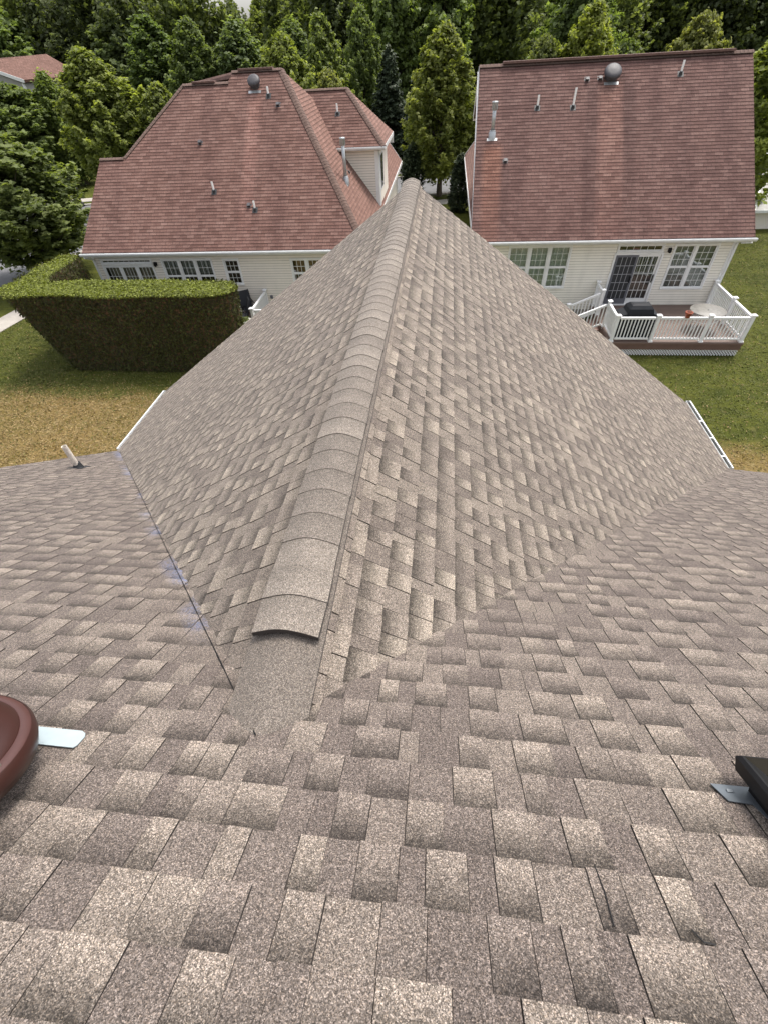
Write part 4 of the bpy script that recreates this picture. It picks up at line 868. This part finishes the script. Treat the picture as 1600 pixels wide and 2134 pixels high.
# ================================================================ foliage
def leaf_mesh(name, C, Nn, size, rnd, mat, asp=1.5):
    """one quad per leaf clump; C centres, Nn normals (n,3)"""
    n = len(C); rs = np.random.RandomState(n % 9973)
    Nn = Nn / np.linalg.norm(Nn, axis=1, keepdims=True); t_ = rs.normal(size=(n, 3)); U = np.cross(Nn, t_); U /= np.linalg.norm(U, axis=1, keepdims=True) + 1e-9; W = np.cross(Nn, U)
    s = (size * rs.uniform(.6, 1.4, n))[:, None]
    fold = Nn * s * .25
    V = np.stack([C - U * s * asp * .5, C - W * s * .5 + fold, C + U * s * asp * .5, C + W * s * .5 + fold], 1).reshape(-1, 3)
    me = bpy.data.meshes.new(name); me.vertices.add(4 * n); me.vertices.foreach_set('co', V.astype(np.float32).ravel())
    me.loops.add(4 * n); me.loops.foreach_set('vertex_index', np.arange(4 * n, dtype=np.int32)); me.polygons.add(n); me.polygons.foreach_set('loop_start', np.arange(0, 4 * n, 4, dtype=np.int32))
    at = me.attributes.new('rnd', 'FLOAT_COLOR', 'CORNER'); c = np.repeat(np.concatenate([rnd, np.ones((n, 4 - rnd.shape[1]))], 1), 4, 0); at.data.foreach_set('color', c.astype(np.float32).ravel())
    me.materials.append(mat); me.update(calc_edges=True); me.validate(); return me
def env(kind, t_):
    if kind == 'oval': return np.interp(t_, [0, .1, .35, .6, .8, .93, 1], [.45, .8, 1, .86, .56, .28, .06])
    if kind == 'round': return np.interp(t_, [0, .15, .45, .7, .9, 1], [.5, .85, 1, .85, .5, .15])
    if kind == 'cone': return np.interp(t_, [0, .06, 1], [.85, 1, .03])
    if kind == 'column': return np.interp(t_, [0, .1, .5, .85, 1], [.7, .95, 1, .6, .1])
def crown(kind, H, Rr, n_spray, per, leafs, seed, z0=.18, elev=(15, 55), width=.16):
    rs = np.random.RandomState(seed); Cs = []; Ns = []; Rn = []; limbs = []
    lump = rs.uniform(0, 6.28, 6)
    for i in range(n_spray):
        t_ = ((i + rs.rand()) / n_spray) ** .82; az = rs.uniform(0, 2 * math.pi); el = R(rs.uniform(*elev)) * (1 if kind != 'cone' else 1)
        lm = 1 + .16 * math.sin(3 * az + lump[0] + t_ * 5) + .12 * math.sin(5 * az + lump[1] - 7 * t_)
        rt = env(kind, t_) * Rr * lm * rs.uniform(.72, 1.06); zt = H * (z0 + (1 - z0) * t_)
        tip = np.array([rt * math.cos(az), rt * math.sin(az), zt])
        ln = max(.5, rt * .75 + .25) ; d = np.array([math.cos(az) * math.cos(el), math.sin(az) * math.cos(el), math.sin(el)]); st = tip - d * ln
        if math.hypot(st[0], st[1]) > rt: st = tip * .5
        if i % 9 == 0: limbs.append((st, tip))
        m = int(per * rs.uniform(.6, 1.3) * (.5 + .5 * rt / Rr) ** 1.0) + 8
        s = rs.beta(2.1, 1.3, m)[:, None]; wdt = width * Rr * (1.05 - s ** 2 * .85) * rs.uniform(.8, 1.25)
        P = st + (tip - st) * s + rs.normal(size=(m, 3)) * wdt * .5 * np.array([1, 1, .75])
        Cs.append(P); nn = rs.normal(size=(m, 3)) * .6 + d * .6 + np.array([0, 0, .85]); Ns.append(nn)
        tone = rs.uniform(0, 1); up_ = (P[:, 2] - P[:, 2].mean()) / (wdt[:, 0] + .01) * .12
        Rn.append(np.stack([np.clip(tone * .5 + rs.rand(m) * .4 + up_, 0, 1), np.clip(rs.rand(m) * .5 + tone * .5, 0, 1)], 1))
    return np.concatenate(Cs), np.concatenate(Ns), np.concatenate(Rn), limbs
def trunk_mesh(H, r, limbs, top=.8, seed=0):
    mb = MB(); rs = random.Random(seed); pts = []; n = 6
    for i in range(n + 1): k = i / n; pts.append(V3(rs.uniform(-.1, .1) * k * H * .08, rs.uniform(-.1, .1) * k * H * .08, H * top * k))
    for i in range(n): mb.tube(pts[i], pts[i + 1], r * (1 - .8 * i / n) * (1.25 if i == 0 else 1), r * (1 - .8 * (i + 1) / n), 9, False)
    for st, tip in limbs:
        zb = max(H * .12, min(H * top, st[2] - .25 * math.hypot(tip[0], tip[1]) - .2)); k = min(n - 1, int(zb / (H * top) * n)); a = pts[k].copy(); a[2] = zb
        mid = (a + V3(*tip)) / 2 + V3(0, 0, -.05 * H * 0); mb.tube(a, mid, r * .32, r * .2, 6, False); mb.tube(mid, a + (V3(*tip) - a) * .92, r * .2, r * .05, 5, False)
    me_o = mb
    me = bpy.data.meshes.new('trunk'); me.from_pydata(mb.v, [], mb.f); me.polygons.foreach_set('use_smooth', [True] * len(mb.f)); me.materials.append(M['trunk']); me.update(); return me
KM = {}
def kind_mesh(key, kind, H, Rr, ns, per, ls, seed, z0, elev, mat, width=.16, tr=.18):
    C, Nn, rn, lb = crown(kind, H, Rr, ns, per, ls, seed, z0, elev, width); KM[key] = (leaf_mesh('crown', C, Nn, ls, rn, mat), trunk_mesh(H, tr, lb, .85 if kind != 'round' else .6, seed), H, Rr)
kind_mesh('maple', 'oval', 9, 2.9, 330, 110, .17, 1, .2, (25, 62), M['leaf'], .17)
kind_mesh('maple_hi', 'oval', 9, 2.9, 330, 110, .17, 9, .30, (25, 62), M['leaf'], .17)
kind_mesh('maple_b', 'round', 9, 3.4, 330, 110, .18, 2, .2, (5, 50), M['leaf'], .17, .2)
kind_mesh('maple_c', 'oval', 9, 2.6, 300, 100, .17, 3, .12, (30, 68), M['leaf'], .19)
kind_mesh('shade', 'round', 12, 4.2, 330, 95, .26, 4, .22, (5, 45), M['leaf_dark'], .18, .25)
kind_mesh('spruce', 'cone', 9, 2.3, 420, 60, .15, 5, .06, (-22, 8), M['needle'], .12)
kind_mesh('arbor', 'column', 4, .75, 260, 60, .08, 6, .02, (40, 75), M['needle'], .3, .08)
TREES = []
def tree(nm, key, x, y, h, r, label, tint=(1, 1, 1), rz=0, group=None, z=GZ):
    cm, tm, H, Rr = KM[key]; e = empty(nm, (x, y, z), rz, label, 'tree' if nm != 'shrub' else 'shrub', group)
    c = link('crown', cm, e); t_ = link('trunk', tm, e); s = (r / Rr, r / Rr, h / H); c.scale = s; t_.scale = s; c.color = (*tint, 1); return e
# street tree in the gap
tree('maple_tree', 'maple', -.5, 43.6, 9.35, 3.1, 'yellow-green street tree standing in the gap between the two red roofed houses', (1.4, 1.3, 1.0), 1.1)
tree('arborvitae', 'arbor', 1.0, 39.0, 3.4, .78, 'dark columnar evergreen at the left edge of the right house', (1, 1, 1), 0)
tree('arborvitae', 'arbor', -2.55, 42.0, 3.7, .85, 'dark columnar evergreen beside the garage corner of the left house', (1.1, 1.1, 1), 2)
tree('spruce_tree', 'spruce', -5.6, 58, 8.6, 3.0, 'dark spruce behind the dormer roof of the left house', (1, 1, 1), 0)
tree('spruce_tree', 'spruce', -3.0, 55, 6.8, 2.4, 'shorter dark spruce right beside the yellow-green street tree', (.9, .9, 1), 2)
# left foreground group
tree('maple_tree', 'maple_b', -23.0, 26.8, 6.5, 3.9, 'bushy green tree at the left picture edge right above the hedge corner', (1.05, 1.05, 1), .4)
tree('maple_tree', 'maple_b', -39.4, 50.6, 7.7, 4.6, 'broad leafy tree at the left edge, on the lawn beyond the mailbox', (1.05, 1.1, 1), 2.2)
tree('maple_tree', 'maple_hi', -25.2, 42, 9.3, 3.4, 'bright green pointed tree touching the left slope of the left house roof', (1.3, 1.25, 1.0), .9)
tree('maple_tree', 'maple_c', -36.0, 52.5, 8.2, 2.3, 'pointed leafy tree in front of the distant pink roofed house', (1.15, 1.2, 1), 3)
tree('maple_tree', 'maple_hi', -20.6, 42, 7.4, 2.4, 'small green tree peeking over the left house roof slope', (1.2, 1.15, 1), 4)
# middle distance row above the left roof
mids = [('maple_c', -31.5, 66, 11.6, 4.2, 'conical dark green tree left of centre above the left roof slope', (.85, .95, .9)),
        ('maple', -25.5, 62, 11.0, 3.6, 'feathery mid green tree above the low roof ridge', (.95, 1.0, .95)),
        ('maple_c', -20.8, 62, 10.7, 4.0, 'broad grey-green tree behind the round roof fan', (1.05, 1.1, 1.35)),
        ('maple_c', -16.2, 66, 10.6, 3.2, 'slim pale green tree right of the sky gap', (1.1, 1.15, 1.2)),
        ('maple_b', -13.8, 52, 9.4, 3.1, 'light green bushy tree just above the left hip', (1.35, 1.3, 1.0)),
        ('maple_c', -11.4, 57, 10.6, 2.6, 'narrow light green tree above the dormer ridge', (1.2, 1.2, 1.1)),
        ('maple', -8.6, 62, 11.0, 2.6, 'narrow green tree with pointed top left of the dark woods', (1.15, 1.2, 1.15)),
        ('maple_b', -9.4, 48, 7.3, 2.2, 'low yellowish shrubby tree at the dormer roof peak', (1.6, 1.4, 1.2)),
        ('shade', -6.6, 72, 14.5, 4.4, 'tall dark green tree above the spruces', (1.5, 1.6, 1.2)),
        ('shade', -1.6, 74, 14.8, 4.4, 'tall dark green tree behind the street tree top', (1.5, 1.6, 1.2)),
        ('maple', 9.4, 46, 9.9, 2.9, 'bright green spiky tree above the right roof fan', (1.55, 1.45, .95)),
        ('maple_b', 6.6, 47, 8.4, 2.6, 'olive green tree behind the ridge left of the roof fan', (1.1, 1.05, .9)),
        ('maple_b', 17.2, 48, 9.0, 2.7, 'yellow-green rounded tree behind the right end of the roof ridge', (1.5, 1.3, 1.2)),
        ('maple_c', 16.4, 34, 8.5, 2.5, 'leafy tree at the right picture edge beside the red gable', (1.5, 1.45, 1.0)),
        ('maple_b', 12.9, 50, 7.9, 2.6, 'low dark green tree behind the middle of the right roof ridge', (.9, .95, .9)),
        ('shade', -39.5, 76, 12.2, 6.0, 'wide grey-green tree with bare twigs behind the distant pink roof', (1.5, 1.5, 1.6)),
        ('shade', -52, 72, 12.8, 5.5, 'green tree at the top left picture corner', (1.4, 1.5, 1.2)),
        ('shade', 12.5, 66, 12.5, 4.6, 'dark tree with drooping vines above the middle of the right roof', (1.3, 1.4, 1.1)),
        ]
for i, (k, x, y, h_, r_, lb, tint) in enumerate(mids): tree('tree' if k == 'shade' else 'maple_tree', k, x, y, h_, r_, lb, tint, i * 1.3)
tree('shrub', 'maple_b', 21.5, 40.5, 3.2, 1.7, 'dark rounded shrub at the right picture edge near the street', (.45, .5, .5), 1)
fb_ = empty('house', (22, 36, GZ), label='low house corner with grey roof and white gutter beyond the right red gable', cat='house')
b = MB(); b.slab([(17.9, 32.9, -7.85), (26, 32.9, -7.85), (26, 37.5, -5.6), (19.5, 37.5, -5.6)], .12); house_child(b.build('roof', M['siding_gray'], fb_), fb_)
b = MB(); b.bar((17.8, 32.85, -7.93), (26, 32.85, -7.93), .14, .14); b.bar((17.85, 32.9, -7.93), (19.5, 37.5, -5.7), .10, .16); house_child(b.build('gutter', M['gutter'], fb_), fb_)
b = MB(); b.box(18.1, 26, 33.3, 37, GZ, -8.0); house_child(b.build('wall', M['siding2'], fb_), fb_)
# bare leaning trunks at the far right
bt = MB()
for (a, b) in (((24.5, 58, GZ), (29.5, 60, 2.5)), ((26.5, 59, GZ), (30.2, 60, 1.6))):
    bt.tube(a, b, .22, .12, 8)
bt.tube((28, 59.3, -1), (25.8, 59, 1.8), .07, .03, 6)
tag(bt.build('bare_trunk', M['bare']), 'bare leaning tree trunks in the dark woods at the right picture edge', 'tree')
# far wood, one mass
def wood():
    rs = np.random.RandomState(77); Cs = []; Ns = []; Rn = []; mb = MB()
    base = [crown('round' if k % 2 else 'oval', 1, .31, 210, 56, .02, 100 + k, .08, (0, 60), .2) for k in range(6)]
    for row, (yb, n, x0, x1) in enumerate(((84, 24, -72, 52), (95, 26, -84, 60), (108, 24, -92, 72))):
        for i in range(n):
            x = x0 + (x1 - x0) * (i + rs.uniform(.2, .8)) / n; y = yb + rs.uniform(-4, 4) + .12 * x; h = rs.uniform(15, 19) + row * 1.5
            ang = x / y
            dd = abs(ang + .331)
            if dd < .075: h = 12.9 + .8 * row + max(0, dd - .03) * 30     # the dip in the tree line where the sky shows
            C, Nn, r, lb = base[rs.randint(6)]; th = rs.uniform(0, 6.28); cs, sn = math.cos(th), math.sin(th); sx = h * rs.uniform(.85, 1.1)
            P = C * np.array([sx, sx, h]); P = np.stack([P[:, 0] * cs - P[:, 1] * sn + x, P[:, 0] * sn + P[:, 1] * cs + y, P[:, 2] + GZ], 1)
            rr = r.copy(); tn = rs.uniform(-.25, .3); rr[:, 0] = np.clip(rr[:, 0] + tn, 0, 1); rr[:, 1] = np.clip(rr[:, 1] + tn, 0, 1)
            Cs.append(P); Ns.append(Nn); Rn.append(rr); mb.tube((x, y, GZ), (x + rs.uniform(-.6, .6), y, GZ + h * .8), .28, .08, 6, False)
    me = leaf_mesh('woods', np.concatenate(Cs), np.concatenate(Ns), .36, np.concatenate(Rn), M['leaf_dark'], 1.4)
    o = link('woods', me); tag(o, 'dense dark woodland filling the top of the picture', 'woods', kind='stuff')
    t_ = mb.build('trunks', M['trunk'], o)
    b = MB(); b.box(-130, 110, 118, 122, GZ, GZ + 8.5)
    return o
wood()
# hedge clipped in an L
def hedge():
    root = empty('hedge', (-12, 16.5, GZ), label='tall clipped L-shaped hedge, bright on top, between the lawn and the left house', cat='hedge')
    zt = -5.92
    top = [(-16.55, 16.2), (-15.9, 15.66), (-7.9, 15.62), (-7.35, 15.85), (-7.25, 16.6), (-7.6, 17.05), (-8.2, 17.2), (-15.0, 17.2), (-15.4, 17.6), (-15.65, 20.1), (-16.0, 20.5), (-16.7, 20.4), (-17.0, 19.2), (-16.75, 17.3)]
    bot = [(-15.1, 16.1), (-14.6, 15.75), (-8.1, 15.7), (-7.55, 15.95), (-7.5, 16.6), (-7.8, 17.0), (-8.3, 17.1), (-14.3, 17.1), (-14.8, 17.7), (-15.1, 19.7), (-15.3, 20.0), (-15.6, 19.9), (-15.8, 18.8), (-15.5, 17.3)]
    n = len(top); ins = lambda pts, k: [(x + (.12 if x < -16 else -.10 if x > -8 else 0), y + (.10 if y < 16.4 else 0 if y > 17.3 else -.06)) for x, y in pts]
    T = ins(top, .015); Bm = ins(bot, .015); mb = MB()
    vs = [(x, y, GZ) for x, y in Bm] + [(x, y, zt - .1) for x, y in T]
    mb.add(vs, [(i, (i + 1) % n, (i + 1) % n + n, i + n) for i in range(n)]); 
    from mathutils.geometry import tessellate_polygon
    tri = tessellate_polygon([[Vector((x, y, 0)) for x, y in T]]); mb.add([(x, y, zt - .1) for x, y in T], [tuple(t_) for t_ in tri])
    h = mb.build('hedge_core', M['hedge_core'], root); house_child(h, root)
    rs = np.random.RandomState(5); Cs = []; Ns = []; Rn = []
    def patch(t_): return .5 + .5 * np.sin(t_[:, 0] * 2.1 + 1.3 * np.sin(t_[:, 1] * 1.7 + t_[:, 2])) * np.sin(t_[:, 2] * 1.9 + t_[:, 0] * .7)
    for i in range(n):     # sides
        a, b = np.array(Bm[i]), np.array(Bm[(i + 1) % n]); c, d = np.array(T[i]), np.array(T[(i + 1) % n]); L = np.linalg.norm(c - d); m = int(L * 3.0 * 900)
        u = rs.rand(m); v = rs.rand(m); lo = a[None] + (b - a)[None] * u[:, None]; hi = c[None] + (d - c)[None] * u[:, None]; xy = lo + (hi - lo) * v[:, None]
        e = (d - c) / (L + 1e-9); nn = np.array([e[1], -e[0], 0.]); P = np.concatenate([xy, (GZ + (zt - GZ) * v)[:, None]], 1)
        rag = .02 + .08 * np.abs(rs.normal(size=m)) * .6; P += nn * rag[:, None]
        keep = rs.rand(m) < (.34 + .4 * patch(P)) ; P = P[keep]; m = len(P)
        Cs.append(P); Ns.append(nn + rs.normal(size=(m, 3)) * .55 + np.array([0, 0, .35])); hgt = (P[:, 2] - GZ) / 3
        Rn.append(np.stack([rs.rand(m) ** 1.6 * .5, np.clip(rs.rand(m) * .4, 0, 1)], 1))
    m = 90000; X = rs.uniform(-16.6, -7.2, m); Y = rs.uniform(15.6, 20.3, m)
    def inside(x, y, poly):
        r = np.zeros(len(x), bool); j = len(poly) - 1
        for i in range(len(poly)):
            xi, yi = poly[i]; xj, yj = poly[j]; cnd = ((yi > y) != (yj > y)) & (x < (xj - xi) * (y - yi) / (yj - yi + 1e-12) + xi); r ^= cnd; j = i
        return r
    k = inside(X, Y, top); X = X[k]; Y = Y[k]; m = len(X); Z = zt - .07 + .03 * np.sin(X * 1.7) + .03 * np.sin(Y * 3 + X) + np.abs(rs.normal(size=m)) * .035
    Cs.append(np.stack([X, Y, Z], 1)); Ns.append(rs.normal(size=(m, 3)) * .5 + np.array([0, 0, 1.0])); Rn.append(np.stack([.35 + rs.rand(m) * .65, .4 + .6 * rs.rand(m)], 1))  # top leaves toned lighter than the sides, overhead sun put into the tone
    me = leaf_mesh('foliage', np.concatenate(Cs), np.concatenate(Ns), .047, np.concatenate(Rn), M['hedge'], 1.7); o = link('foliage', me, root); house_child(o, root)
hedge()
# planter plants
rs = np.random.RandomState(3); m = 220; P = np.stack([rs.normal(size=m) * .09, rs.normal(size=m) * .09, .42 + rs.rand(m) * .1], 1)
link('plants', leaf_mesh('plants', P, rs.normal(size=(m, 3)) + np.array([0, 0, .8]), .045, rs.rand(m, 2), M['leaf']), pl)
# short grass on the visible lawns
def tufts():
    rs = np.random.RandomState(8); Cs = []; Ns = []
    for (x0, x1, y0, y1, m) in ((-17, -5.5, 8.5, 15.9, 40000), (5.5, 21, 10, 32, 80000), (-22, -15, 14, 21, 15000)):
        Cs.append(np.stack([rs.uniform(x0, x1, m), rs.uniform(y0, y1, m), np.full(m, GZ + .012)], 1))
    C = np.concatenate(Cs); m = len(C); Nn = np.stack([rs.normal(size=m) * .6, rs.normal(size=m) * .6, np.ones(m)], 1)
    me = leaf_mesh('grass', C, Nn, .028, rs.rand(m, 2), M['blade'], 2.2); tag(link('grass', me), 'short mown grass of the lawns', 'grass', kind='stuff')
tufts()
bpy.context.view_layer.update()
